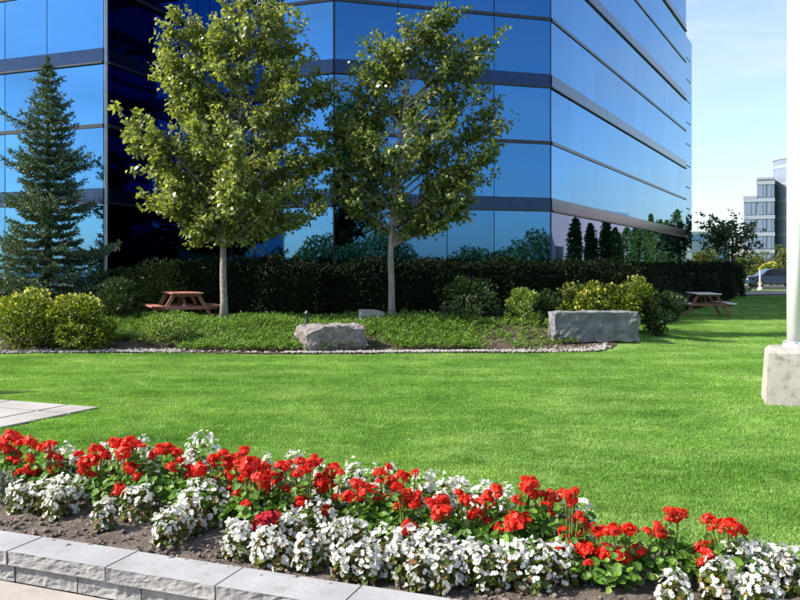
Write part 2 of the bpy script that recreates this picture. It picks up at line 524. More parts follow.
# mulch under the planting by the building
v = []; f = []
mx = np.arange(-16, 4.7, 0.3); my = np.arange(0, 8.2, 0.25)
def front(x):      # front edge of the planting bed
    return 15.25 + 0.12 * math.sin(x * 0.9) + 0.35 * sstep(2.2, 4.0, x) + 0.9 * sstep(3.7, 4.7, x) - 0.15 * sstep(-4, -8, -x) 
for t in my:
    for x in mx:
        y = front(x) + t
        v.append((x, y, hgt(x, y) + 0.018))
nx = len(mx)
for j in range(len(my) - 1):
    for i in range(nx - 1):
        f.append((j * nx + i, j * nx + i + 1, (j + 1) * nx + i + 1, (j + 1) * nx + i))
me = bpy.data.meshes.new('planting_soil'); me.from_pydata(v, [], f)
tag(meshobj('planting_soil', me, M['mulch'], smooth=True), kind='structure')

# white pebble strip along the lawn
pts = []
for _ in range(4200):
    x = random.uniform(-8.5, 4.2)
    wdt = 0.42 if x < -3.8 else 0.17 + 0.24 * sstep(1.5, 3, x)
    y = front(x) + random.gauss(0.15, wdt * 0.42)
    if y < front(x) - 0.12: continue
    if -4.2 < x < -2.2 and random.random() < 0.85: continue
    if random.random() > 0.12 + 1.1 * (mnoise.noise(Vector((x * 1.3, y * 3, 5.5))) * 0.5 + 0.5): continue
    pts.append((x, y, hgt(x, y) + 0.03 + random.uniform(0, 0.012)))
tag(pebbles('pebble_strip', M['pebble'], pts, 0.012, 0.036), 'strip of whitish pebbles edging the lawn in front of the shrubs', 'pebbles', kind='stuff')

# path and car park far behind on the right
def strip(name, pts, mat, off):
    m = MB()
    m.add([(x, y, hgt(x, y) + off) for x, y in pts], [tuple(range(len(pts)))])
    return tag(m.build(name, mat), kind='structure')
strip('path', [(17.5, 44.0), (22, 45.5), (45, 51), (45, 54), (21.5, 51)], M['paving'], 0.05)
strip('car_park', [(10, 58), (120, 58), (120, 72), (10, 72)], M['asphalt'], 0.05)

# ---------------------------------------------------------------- stone edging wall
def stone_block(L, D, H, rough_front, seed, nl=12, nh=4):
    """block with origin at centre of its base, front towards -y, split face roughened"""
    rnd = random.Random(seed)
    bm = bmesh.new()
    cols = [i / nl for i in range(nl + 1)]; rows = [j / nh for j in range(nh + 1)]
    g = []
    for j, r in enumerate(rows):
        line = []
        for i, c in enumerate(cols):
            edge = 0.35 if (j in (0, nh) or i in (0, nl)) else 1.0
            n = mnoise.fractal(Vector((c * L * 22 + seed, r * H * 22, seed * 1.7)), 0.7, 2, 4)
            y = -D / 2 + rough_front * (0.5 + 0.9 * n) * edge
            zz = r * H + (rough_front * 0.25 * n if 0 < j < nh else (-0.25 * rough_front * abs(n) if j == nh else 0))
            line.append(bm.verts.new((-L / 2 + c * L, y, zz)))
        g.append(line)
    for j in range(nh):
        for i in range(nl):
            bm.faces.new((g[j][i], g[j][i + 1], g[j + 1][i + 1], g[j + 1][i]))
    b = [bm.verts.new(p) for p in ((-L / 2, D / 2, 0), (L / 2, D / 2, 0), (L / 2, D / 2, H), (-L / 2, D / 2, H))]
    bm.faces.new([b[1], b[0], b[3], b[2]])
    line2 = [bm.verts.new((-L / 2 + c * L, -D / 2 + rough_front * 1.6 + 0.004, H)) for c in cols]
    for i in range(nl):
        q = bm.faces.new((g[nh][i], g[nh][i + 1], line2[i + 1], line2[i])); q.material_index = 1
    top = bm.faces.new(line2 + [b[2], b[3]]); top.material_index = 1
    bm.faces.new([b[0], b[1]] + g[0][::-1])
    bm.faces.new([b[0]] + [g[j][0] for j in range(nh + 1)] + [line2[0], b[3]])
    bm.faces.new([b[2], line2[nl]] + [g[j][nl] for j in range(nh, -1, -1)] + [b[1]])
    bmesh.ops.recalc_face_normals(bm, faces=bm.faces[:])
    me = bpy.data.meshes.new('stone_block'); bm.to_mesh(me); bm.free()
    me.materials.append(M['split']); me.materials.append(M['cap'])
    return me
rzw = math.atan2(U.y, U.x)
wall = empty('edging_wall', ST(-0.5, -0.12), 0)
tag(wall, 'low grey stone edging wall with smooth caps in front of the flower bed', 'garden wall')
def wall_piece(name, me, p, rz=rzw):
    o = bpy.data.objects.new(name, me)
    o.location = p - wall.location; o.rotation_euler = (random.uniform(-.004, .004), random.uniform(-.003, .003), rz)
    return link(o, wall)
caps = [stone_block(0.655, 0.255, 0.075, 0.009, k, 26, 6) for k in range(4)]
lows = [stone_block(Lk, 0.22, 0.092, 0.012, 20 + k, 18, 6) for k, Lk in enumerate((0.40, 0.455, 0.36, 0.42))]
s = -4.65
k = 0
while s < 6.5:
    wall_piece('cap_stone', caps[k % 4], ST(s + 0.33 + 0.04, -0.1275 - 0.002 + random.uniform(-.004, .004), 0.0965))
    s += 0.664; k += 1
s = -4.5; k = 0
while s < 6.5:
    L = (0.40, 0.455, 0.36, 0.42)[k % 4]
    wall_piece('base_stone', lows[k % 4], ST(s + L / 2, -0.125 + random.uniform(-.004, .004), 0.001))
    s += L + 0.008; k += 1

# paved pad on the lawn, far left
C0 = Vector((-3.45, 9.22, 0)); A1 = -U; A2 = -Vector((0.42, 0.907, 0)).normalized()
padb = MB()
def padpt(a, b, z): return C0 + A1 * a + A2 * b + Vector((0, 0, z))
padb.add([padpt(0.01, 0.01, 0.108), padpt(6, 0.01, 0.108), padpt(6, 2.4, 0.108), padpt(0.01, 2.4, 0.108)], [(0, 1, 2, 3)])
padbo = tag(padb.build('terrace', M['mulch']), kind='structure')
def pad_slab(a0, a1, b0, b1):
    m = MB(); g = 0.02
    lo = [padpt(a, b, 0.10) for a, b in ((a0 + g, b0 + g), (a1 - g, b0 + g), (a1 - g, b1 - g), (a0 + g, b1 - g))]
    hi = [p + Vector((0, 0, 0.024)) for p in lo]
    m.add(lo + hi, [(3, 2, 1, 0), (4, 5, 6, 7), (0, 1, 5, 4), (1, 2, 6, 5), (2, 3, 7, 6), (3, 0, 4, 7)])
    m.build('slab', M['pad'], padbo)
for i in range(6): pad_slab(0.45 + i * 0.9, 0.45 + (i + 1) * 0.9, 0, 0.45)
pad_slab(0, 0.45, 0, 0.45)
for j in range(2): pad_slab(0, 0.45, 0.45 + j * 0.95, 0.45 + (j + 1) * 0.95)
for i in range(6):
    for j in range(2): pad_slab(0.45 + i * 0.9, 0.45 + (i + 1) * 0.9, 0.45 + j * 0.95, 0.45 + (j + 1) * 0.95)

# ---------------------------------------------------------------- grass blades
def tuft(name, n, rad, h):
    a = rng.uniform(0, 2 * np.pi, n); r = rad * np.sqrt(rng.uniform(0, 1, n))
    P = np.stack([r * np.cos(a), r * np.sin(a), np.zeros(n) - 0.004], 1)
    lean = rng.normal(size=(n, 3)) * 0.45; lean[:, 2] = 1
    D = unit(lean); N = rvec(n)
    V = leaf_quads(P, D, N, h * rng.uniform(0.6, 1.25, n), 0.0055, 0.0, 0.15)
    me = np_quads(name, V); me.materials.append(M['grass'])
    return bpy.data.objects.new(name, me)
tufts = [tuft('grass_tuft_a', 170, 0.15, 0.020), tuft('grass_tuft_b', 170, 0.15, 0.026)]

def in_pad(x, y):
    d = Vector((x, y, 0)) - Vector((C0.x, C0.y, 0))
    det = A1.x * A2.y - A1.y * A2.x
    a = (d.x * A2.y - d.y * A2.x) / det; b = (A1.x * d.y - A1.y * d.x) / det
    return -0.02 < a and -0.02 < b < 2.45
PED = Vector((4.325, 9.48, 0)); HW = 0.38
def in_ped(x, y):
    d = Vector((x, y, 0)) - PED
    return -0.03 < d.dot(U) < 2 * HW + .03 and -0.03 < d.dot(Vv) < 2 * HW + .03
v = []; f = []; dens = []
st = 0.2
cells = {}
def vid(i, j):
    if (i, j) not in cells:
        x = i * st; y = j * st
        cells[(i, j)] = len(v); v.append((x, y, hgt(x, y) + 0.002))
    return cells[(i, j)]
for j in range(int(3 / st), int(44 / st)):
    y = j * st
    for i in range(int(-16 / st), int(24 / st)):
        x = i * st
        if abs(x + st / 2) > 0.56 * y + 1.6: continue
        if (y + st / 2) < Yf(x + st / 2) + BED + 0.0: continue
        if in_pad(x + st / 2, y + st / 2) or in_ped(x + st / 2, y + st / 2): continue
        if y + st / 2 > front(x) - 0.1 and x < 4.7 and y < front(x) + 8: continue
        f.append((vid(i, j), vid(i + 1, j), vid(i + 1, j + 1), vid(i, j + 1)))
        dens.append(75 if y < 16 else (40 if y < 24 else 18))
me = bpy.data.meshes.new('lawn_grass'); me.from_pydata(v, [], f)
at_ = me.attributes.new('dens', 'FLOAT', 'FACE'); at_.data.foreach_set('value', dens)
go = meshobj('lawn_grass', me, M['grass'])
tag(go, 'short mown green grass blades covering the lawn', 'grass', kind='stuff')
ng = bpy.data.node_groups.new('grass_scatter', 'GeometryNodeTree')
ng.interface.new_socket('Geometry', in_out='INPUT', socket_type='NodeSocketGeometry')
ng.interface.new_socket('Geometry', in_out='OUTPUT', socket_type='NodeSocketGeometry')
gi = ng.nodes.new('NodeGroupInput'); gout = ng.nodes.new('NodeGroupOutput')
join = ng.nodes.new('GeometryNodeJoinGeometry')
for k, tf in enumerate(tufts):
    dist = ng.nodes.new('GeometryNodeDistributePointsOnFaces'); dist.inputs['Seed'].default_value = k + 3
    na = ng.nodes.new('GeometryNodeInputNamedAttribute'); na.data_type = 'FLOAT'; na.inputs['Name'].default_value = 'dens'
    mul = ng.nodes.new('ShaderNodeMath'); mul.operation = 'MULTIPLY'; mul.inputs[1].default_value = 0.5
    ng.links.new(na.outputs['Attribute'], mul.inputs[0])
    ng.links.new(mul.outputs[0], dist.inputs['Density'])
    ng.links.new(gi.outputs[0], dist.inputs['Mesh'])
    inst = ng.nodes.new('GeometryNodeInstanceOnPoints')
    oi = ng.nodes.new('GeometryNodeObjectInfo'); oi.inputs['Object'].default_value = tf; oi.inputs['As Instance'].default_value = True
    rv = ng.nodes.new('FunctionNodeRandomValue'); rv.data_type = 'FLOAT_VECTOR'
    rv.inputs[0].default_value = (0, 0, 0); rv.inputs[1].default_value = (0.05, 0.05, 6.283)
    rs = ng.nodes.new('FunctionNodeRandomValue'); rs.data_type = 'FLOAT'
    rs.inputs[2].default_value = 0.75; rs.inputs[3].default_value = 1.25
    ng.links.new(dist.outputs['Points'], inst.inputs['Points'])
    ng.links.new(oi.outputs['Geometry'], inst.inputs['Instance'])
    ng.links.new(rv.outputs[0], inst.inputs['Rotation'])
    ng.links.new(rs.outputs[1], inst.inputs['Scale'])
    ng.links.new(inst.outputs[0], join.inputs[0])
ng.links.new(join.outputs[0], gout.inputs[0])
mod = go.modifiers.new('scatter', 'NODES'); mod.node_group = ng

# ---------------------------------------------------------------- the mirror-glass office building
PA = Vector((-8.1, 22.0, 0)); c20, s20 = math.cos(R(20)), math.sin(R(20))
LU = Vector((c20, -s20, 0)); LV = Vector((s20, c20, 0))
PA0 = PA - LU * 13.2
PB = PA + LV * 6.0
PD = Vector((-3.4, 23.7, 0))
PC = PB + LU * (PD - PA).dot(LU)
PE = Vector((-1.9, 23.15, 0))
PF = Vector((4.66, 25.0, 0))
RU = Vector((0.494, 0.869, 0)).normalized()
PG = PF + RU * 22.9
RN = Vector((RU.y, -RU.x, 0))                       # outward normal of the long right face
PH0 = PG - RN * 0.25
PH = PH0 + RU * 3.35
PI_ = PH - RN * 26
PJ = PA0 + LV * 26
bld = empty('office_building', (0, 28, 0))
tag(bld, 'blue mirror-glass office building with dark horizontal bands', 'office building')
ORG = Vector(bld.location)
TOP = 19.2
def bpart(o):
    return o
core = MB()
poly = [PA0, PA, PB, PC, PD, PE, PF, PG, PG - RN * 20, PJ]
n = len(poly)
core.add([p - ORG + Vector((0, 0, -0.1)) for p in poly] + [p - ORG + Vector((0, 0, TOP)) for p in poly],
         [tuple(range(n))[::-1], tuple(range(n, 2 * n))] + [(i, (i + 1) % n, n + (i + 1) % n, n + i) for i in range(n)])
core.build('structural_core', M['core'], bld)
rf = MB()
rf.add([p - ORG + Vector((0, 0, TOP + 0.02)) for p in poly], [tuple(range(n))])
rf.build('roof', M['roof'], bld)

pcache = {}
def panel(name, c, along, w_, h_, th, mat, parent, tilt=0.0):
    key = (name, round(w_, 3), round(h_, 3), mat.name)
    if key not in pcache:
        m = MB(); m.box((0, 0, 0), (w_, th, h_))
        me = m.mesh(name); me.materials.append(mat); pcache[key] = me
    o = bpy.data.objects.new(name, pcache[key])
    a = along.normalized()
    R3 = Matrix((a, Vector((0, 0, 1)).cross(a), Vector((0, 0, 1)))).transposed()
    e = (R3 @ Matrix.Rotation(random.gauss(0, tilt), 3, 'X') @ Matrix.Rotation(random.gauss(0, tilt), 3, 'Z')).to_euler()
    o.location = c - Vector(parent.location); o.rotation_euler = e
    return link(o, parent)

def bands(zmax):
    """glass rows, spandrel rows, transom heights"""
    glass = [(0.35, 3.56)]; spand = []; trans = []
    k = 0
    while True:
        a = 3.56 + 3.85 * k
        if a > zmax - 0.1: break
        spand.append((a, a + 0.38))
        if a + 0.38 + 3.4 > zmax + 0.1: break
        glass += [(a + 0.38, a + 2.05), (a + 2.15, a + 3.85)]
        trans.append((a + 2.05, a + 2.15))
        k += 1
    return glass, spand, trans

unseen = MB()
def facade(p0, p1, cuts, seen_to=99.0, tilt=0.0032, zmax=TOP, gap=0.022):
    """curtain wall between p0 and p1 (outside on the right hand going p0->p1 is towards the camera)"""
    d = (p1 - p0); Lf = d.length; a = d.normalized()
    nrm = Vector((a.y, -a.x, 0))
    glass, spand, trans = bands(zmax)
    edges = [0.0] + list(cuts) + [Lf]
    for i in range(len(edges) - 1):
        e0, e1 = edges[i], edges[i + 1]
        mid = (e0 + e1) / 2
        for (z0, z1) in glass:
            c = p0 + a * mid + nrm * 0.06 + Vector((0, 0, (z0 + z1) / 2))
            wg = e1 - e0 - gap
            if z0 > seen_to:
                R3 = Matrix((a, Vector((0, 0, 1)).cross(a), Vector((0, 0, 1)))).transposed()
                unseen.box(c - ORG, (wg, 0.03, z1 - z0 - 0.02), R3)
            else:
                panel('glass_panel', c, a, wg, z1 - z0 - 0.016, 0.03, M['glass'], bld, tilt)
    i = 0
    while i < len(edges) - 1:
        j = min(i + 2, len(edges) - 1)
        e0, e1 = edges[i], edges[j]
        for (z0, z1) in spand:
            panel('spandrel_panel', p0 + a * ((e0 + e1) / 2) + nrm * 0.068 + Vector((0, 0, (z0 + z1) / 2)), a, e1 - e0 - 0.012, z1 - z0, 0.05, M['spandrel'], bld)
            panel('band_lower_bar', p0 + a * ((e0 + e1) / 2) + nrm * 0.10 + Vector((0, 0, z0 - 0.02)), a, e1 - e0 - 0.004, 0.05, 0.09, M['mullion'], bld)  # dark bar projecting along the lower edge of each band
        i = j
    for (z0, z1) in trans:
        panel('transom', p0 + a * (Lf / 2) + nrm * 0.075 + Vector((0, 0, (z0 + z1) / 2)), a, Lf - 0.02, z1 - z0, 0.07, M['mullion'], bld)

# left wing, notch, chamfer, centre, long right side
Lw = (PA - PA0).length
facade(PA0, PA, [Lw - 1.97 - 1.54 * k for k in range(5, -1, -1)], 11.0)
facade(PA, PB, [1.87, 3.41, 4.95], 11.0)
facade(PB, PC, [1.2, 2.7], 11.0)
facade(PC, PD, [1.4], 1.0)
facade(PD, PE, [], 11.0)
Lc = (PF - PE).length
facade(PE, PF, [Lc - 4.92, Lc - 3.40, Lc - 1.88], 11.0)
facade(PF, PG, [1.88 + 1.515 * k for k in range(13)] + [21.2], 16.0, tilt=0.001, gap=0.004)
uo = unseen.build('upper_glazing', M['glass'], bld); uo['kind'] = 'stuff'
# corner mullions
for p, mt in ((PA, 'trim'), (PD, 'mullion'), (PE, 'mullion'), (PF, 'mullion'), (PG, 'mullion')):
    m = MB(); m.tube([p - ORG + Vector((0, 0, 0)), p - ORG + Vector((0, 0, TOP + 0.1))], [0.062 if mt == 'trim' else 0.055] * 2, 10)
    m.build('corner_mullion', M[mt], bld)
# stair tower at the far end
tw = MB()
tpoly = [PH0, PH, PH - RN * 8, PH0 - RN * 8]
tw.add([p - ORG for p in tpoly] + [p - ORG + Vector((0, 0, 15.3)) for p in tpoly],
       [(3, 2, 1, 0), (4, 5, 6, 7), (0, 1, 5, 4), (1, 2, 6, 5), (2, 3, 7, 6), (3, 0, 4, 7)])
tower = tw.build('stair_tower', M['core'], bld)
for k in range(12):
    z = 0.3 + k * 1.25
    c = (PH0 + PH) / 2 + RN * 0.06 + Vector((0, 0, z + 0.6))
    o = panel('tower_pane', c, RU, 3.33, 1.19, 0.03, M['glass'], bld, 0.001); o.parent = tower
    o.location = c - ORG
# entrance-free base plinth
for p0, p1 in ((PA0, PA), (PA, PB), (PB, PC), (PC, PD), (PD, PE), (PE, PF), (PF, PG)):
    a = (p1 - p0).normalized(); nrm = Vector((a.y, -a.x, 0))
    panel('plinth', (p0 + p1) / 2 + nrm * 0.08 + Vector((0, 0, 0.16)), a, (p1 - p0).length - 0.02, 0.36, 0.10, M['mullion'], bld)

# ---------------------------------------------------------------- plants: generic builders
def thing_at(name, loc, label, cat, group=None):
    o = empty(name, loc)
    return tag(o, label, cat, group)

def rel(pts, loc):
    l = Vector(loc)
    return [Vector(p) - l for p in pts]

def bushy(name, c, rad, n, leaf, mat, label, cat='shrub', group=None, lumps=14, stems=4, up=0.3, lw=0.6, bloom=None, nbloom=0, flat=0.0, lumpr=0.42, shell=0.5, boxy=False):
    """shrub: leaves in many overlapping clumps; c = base centre, rad = (rx, ry, height)"""
    root = thing_at(name, c, label, cat, group)
    rx, ry, h = rad
    # clump centres on an uneven dome
    cl = []
    for i in range(lumps):
        a = random.random() * 6.283
        zz = random.random() ** 0.8
        k = math.sqrt(max(0.02, 1 - (zz * 0.92) ** (6 if boxy else 2.2)))
        rr = random.uniform(0.55, 0.86) if random.random() < 0.8 else random.uniform(0.1, 0.55)
        cl.append((rx * rr * k * math.cos(a), ry * rr * k * math.sin(a), h * (0.1 + 0.72 * zz), random.uniform(0.7, 1.25)))
    cl = np.array(cl)
    idx = rng.integers(0, lumps, n)
    dirs = rvec(n)
    rr = lumpr * min(rx, ry, h) * cl[idx, 3] * (shell + (1 - shell) * rng.uniform(0, 1, n) ** 0.4)
    P = cl[idx, :3] + dirs * rr[:, None] * np.array([1, 1, 0.85])
    P[:, 2] = np.abs(P[:, 2] - 0.03) + 0.03
    outw = unit(P - np.array([0, 0, h * 0.35]))
    D = unit(dirs * 0.6 + outw * 0.5 + rvec(n) * 0.6 + np.array([0, 0, up]))
    N = unit(outw + rvec(n) * 0.7 + np.array([0, 0, 0.4]))
    V = leaf_quads(P, D, N, leaf * rng.uniform(0.7, 1.3, n), leaf * lw * rng.uniform(0.8, 1.2, n))
    fo = meshobj('foliage', np_quads('foliage', V), mat, root); fo['kind'] = 'stuff'
    m = MB()
    for i in range(stems):
        t = cl[i % lumps]
        b = Vector((random.uniform(-.08, .08) * rx, random.uniform(-.08, .08) * ry, -0.06))
        e = Vector(t[:3])
        m.tube([b, b.lerp(e, 0.5) + Vector((0, 0, 0.1 * h)), e], [0.02 * h + 0.008, 0.012 * h + 0.005, 0.004], 5)
    m.build('stems', M['darkbark'], root)
    if bloom is not None:
        k = nbloom
        sel = np.argsort(-(P[:, 2] + 0.35 * P[:, 0] * -1 + rng.normal(size=n) * 0.22 * h))[: k * 3]
        sel = rng.choice(sel, k, replace=False)
        V = leaf_quads(P[sel] + outw[sel] * leaf * 0.8, unit(outw[sel] + rvec(k)), rvec(k), leaf * 1.1, leaf * 0.95)
        b = meshobj('blossoms', np_quads('blossoms', V), bloom, root); b['kind'] = 'stuff'
    return root

def hedge_run(name, pts, width, h, n, leaf, mat, label):
    """clipped hedge along a polyline"""
    c = sum((Vector(p) for p in pts), Vector()) / len(pts)
    c = Vector((c.x, c.y, hgt(c.x, c.y)))
    root = thing_at(name, c, label, 'hedge')
    segs = [(Vector(pts[i]), Vector(pts[i + 1])) for i in range(len(pts) - 1)]
    Ls = [(b - a).length for a, b in segs]
    tot = sum(Ls)
    P = []; Nn = []
    for i in range(n):
        s_ = random.random() * tot
        for (a, b), L in zip(segs, Ls):
            if s_ <= L: break
            s_ -= L
        d = (b - a).normalized(); q = Vector((d.y, -d.x, 0))
        p = a + d * (s_ * (L + 0.8) / L - 0.4)
        lump = 0.42 * mnoise.noise(Vector((p.x * 0.8, p.y * 0.8, 2.2))) + 0.18 * mnoise.noise(Vector((p.x * 3.1, p.y * 3.1, 7.7)))
        if random.random() < 0.07:      # the two ends
            a0, b0, sg = (segs[0][0], segs[0][1], -1) if random.random() < 0.5 else (segs[-1][1], segs[-1][0], -1)
            dd = (b0 - a0).normalized(); p = a0 + dd * (sg * 0.08); q = Vector((dd.y, -dd.x, 0))
            z = random.random() * h; off = random.uniform(-1, 1) * width / 2; nn = -dd
        elif random.random() < 0.55:      # camera-side face
            side = 1; z = random.random() * h; off = width / 2 * (0.85 + 0.15 * (1 - z / h)) + lump
            nn = Vector((q.x, q.y, 0.2))
        elif random.random() < 0.7:
            z = h + lump * 0.8; off = random.uniform(-1, 1) * width / 2
            nn = Vector((0, 0, 1))
        else:
            z = random.random() * h; off = -width / 2
            nn = -q
        P.append((p.x + q.x * off, p.y + q.y * off, hgt(p.x, p.y) + z)); Nn.append(nn)
    P = np.array(P) - np.array(c); Nn = unit(np.array([v_[:] for v_ in Nn]))
    P += rng.normal(size=P.shape) * 0.06
    D = unit(Nn * 0.7 + rvec(n) * 0.8 + np.array([0, 0, 0.3]))
    V = leaf_quads(P, D, unit(Nn + rvec(n) * 0.6), leaf * rng.uniform(0.7, 1.3, n), leaf * 0.55)
    fo = meshobj('foliage', np_quads('foliage', V), mat, root); fo['kind'] = 'stuff'
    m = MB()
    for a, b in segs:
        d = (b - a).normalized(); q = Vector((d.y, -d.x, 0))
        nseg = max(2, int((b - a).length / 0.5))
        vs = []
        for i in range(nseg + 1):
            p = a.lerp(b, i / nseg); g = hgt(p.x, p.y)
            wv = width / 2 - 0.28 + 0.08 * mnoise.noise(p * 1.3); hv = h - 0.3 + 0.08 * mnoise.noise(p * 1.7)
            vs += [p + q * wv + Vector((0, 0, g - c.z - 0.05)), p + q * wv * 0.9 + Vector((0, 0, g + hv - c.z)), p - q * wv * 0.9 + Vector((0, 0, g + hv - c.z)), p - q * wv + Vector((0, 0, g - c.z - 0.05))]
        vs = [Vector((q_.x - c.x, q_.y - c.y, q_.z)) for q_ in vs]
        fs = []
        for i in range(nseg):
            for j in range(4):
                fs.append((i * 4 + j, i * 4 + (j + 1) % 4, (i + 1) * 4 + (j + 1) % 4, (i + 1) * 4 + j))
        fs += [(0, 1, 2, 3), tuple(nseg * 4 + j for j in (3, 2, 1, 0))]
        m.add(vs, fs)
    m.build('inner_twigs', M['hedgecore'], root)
    return root

# ---------------------------------------------------------------- maples
def point_in_poly(x, y, P):
    ins = False
    j = len(P) - 1
    for i in range(len(P)):
        if (P[i][1] > y) != (P[j][1] > y) and x < (P[j][0] - P[i][0]) * (y - P[i][1]) / (P[j][1] - P[i][1]) + P[i][0]:
            ins = not ins
        j = i
    return ins

def edge_dist(x, y, P):
    best = 1e9
    for i in range(len(P)):
        ax, ay = P[i]; bx, by = P[(i + 1) % len(P)]
        t = max(0, min(1, ((x - ax) * (bx - ax) + (y - ay) * (by - ay)) / ((bx - ax) ** 2 + (by - ay) ** 2 + 1e-6)))
        best = min(best, math.hypot(x - ax - t * (bx - ax), y - ay - t * (by - ay)))
    return best

def broadleaf(name, px, Y, outline, top_px, label, leafm, barkm, nfill=34, leaf=0.095, crown_base=2.0, trunk_r=0.11, twigs=9, per=22, depth=0.95, seed=1, group=None, cat='tree', rise=0.85, leafw=0.85, twlen=(0.28, 0.6), shrink=15):
    random.seed(seed)
    scale = Y / 800.0
    X = (px - 400) * scale
    base = Vector((X, Y, hgt(X, Y) - 0.03))
    root = thing_at(name, base, label, cat, group)
    cx = sum(p[0] for p in outline) / len(outline); cy = sum(p[1] for p in outline) / len(outline)
    sh = shrink / Y * 18.5
    outline = [(x + (cx - x) / math.hypot(cx - x, cy - y) * sh, y + (cy - y) / math.hypot(cx - x, cy - y) * sh) for x, y in outline]
    tips = [at(x, y, Y) + Vector((0, random.uniform(-.35, .35), 0)) for x, y in outline]
    fill = []
    x0 = min(p[0] for p in outline); x1 = max(p[0] for p in outline); y0 = min(p[1] for p in outline); y1 = max(p[1] for p in outline)
    tries = 0
    while len(fill) < nfill and tries < 5000:
        tries += 1
        x = random.uniform(x0, x1); y = random.uniform(y0, y1)
        if not point_in_poly(x, y, outline): continue
        e = edge_dist(x, y, outline)
        if e < 6: continue
        dm = min(1.9, e * scale * 1.5) * depth
        fill.append(at(x, y, Y) + Vector((0, random.uniform(-1, 1) * dm, 0)))
    tips += fill
    top = at(*top_px, Y)
    up_ = Vector((base.x - 0.03, base.y, base.z + (top.z - base.z) * 0.26))
    tr = [base, up_, up_.lerp(top, 0.4) + Vector((-0.05, 0.03, 0)), up_.lerp(top, 0.72) + Vector((0.04, 0, 0)), top]
    def on_trunk(z):
        for i in range(4):
            if z <= tr[i + 1].z: break
        t = (z - tr[i].z) / (tr[i + 1].z - tr[i].z)
        return tr[i].lerp(tr[i + 1], max(0, min(1, t)))
    H = top.z - base.z
    m = MB()
    tp = [on_trunk(base.z + H * k / 14) + Vector((random.uniform(-.012, .012), random.uniform(-.012, .012), 0)) for k in range(15)]
    rad = [trunk_r * (1.25 if k == 0 else 1.0) * (1 - 0.93 * (k / 14) ** 0.9) + 0.004 for k in range(15)]
    m.tube(rel(tp, base), rad, 10)
    trunk = m.build('trunk', barkm, root, smooth=True)
    bm_ = MB()
    LP = []; LD = []; LO = []
    for tpt in tips:
        hd = math.hypot(tpt.x - on_trunk(tpt.z).x, tpt.y - on_trunk(tpt.z).y)
        zs = max(base.z + crown_base * random.uniform(0.92, 1.12), min(tpt.z - 0.15, tpt.z - hd * rise * random.uniform(0.8, 1.3)))
        a = on_trunk(zs)
        mid = a.lerp(tpt, 0.5) + Vector((random.uniform(-.1, .1), random.uniform(-.1, .1), -0.06 * hd if zs < tpt.z else 0.12 * hd))
        path = []
        for k in range(8):
            t = k / 7
            path.append(a * (1 - t) ** 2 + mid * 2 * t * (1 - t) + tpt * t * t)
        Lb = sum((path[k + 1] - path[k]).length for k in range(7))
        r0 = min(0.032, 0.008 + 0.009 * Lb)
        bm_.tube(rel(path, base), [r0 * (1 - 0.85 * k / 7) for k in range(8)], 5, False)
        nt_ = max(3, int(twigs * (0.45 + Lb / 2.6)))
        for q in range(nt_):
            t = random.uniform(0.3, 1.0) if q else 1.0
            i = min(6, int(t * 7)); p = path[i].lerp(path[i + 1], t * 7 - i)
            ax = (path[i + 1] - path[i]).normalized()
            d = (ax * random.uniform(0.3, 0.9) + Vector((random.gauss(0, .55), random.gauss(0, .55), random.gauss(0.15, .4)))).normalized()
            if q == 0: d = ax
            Lt = random.uniform(*twlen) * (0.75 if t > 0.85 else 1.0)
            e = p + d * Lt
            bm_.tube(rel([p, p.lerp(e, 0.5) + Vector((0, 0, 0.02)), e], base), [0.007, 0.005, 0.002], 3, False)
            for s_ in range(per):
                u = random.uniform(0.1, 1.05)
                pp = p + d * (Lt * u) + Vector((random.gauss(0, .07), random.gauss(0, .07), random.gauss(0, .06)))
                LP.append(pp - base); LD.append(d); LO.append((pp - on_trunk(pp.z)))
    LP = np.array([p[:] for p in LP]); LD = np.array([p[:] for p in LD]); LO = unit(np.array([p[:] for p in LO]))
    n_ = len(LP)
    D = unit(LD * 0.5 + LO * 0.5 + rvec(n_) * 0.9 + np.array([0, 0, -0.35]))
    N = unit(rvec(n_) * 0.8 + LO * 0.35 + np.array([0, 0, 0.75]))
    V = leaf_quads(LP, D, N, leaf * rng.uniform(0.5, 1.4, n_), leaf * leafw * rng.uniform(0.75, 1.2, n_), 0.14, 0.2)
    br = bm_.build('branches', barkm, root, smooth=True); br['kind'] = 'stuff'
    fo = meshobj('crown', np_quads('crown', V), leafm, root); fo['kind'] = 'stuff'
    return root

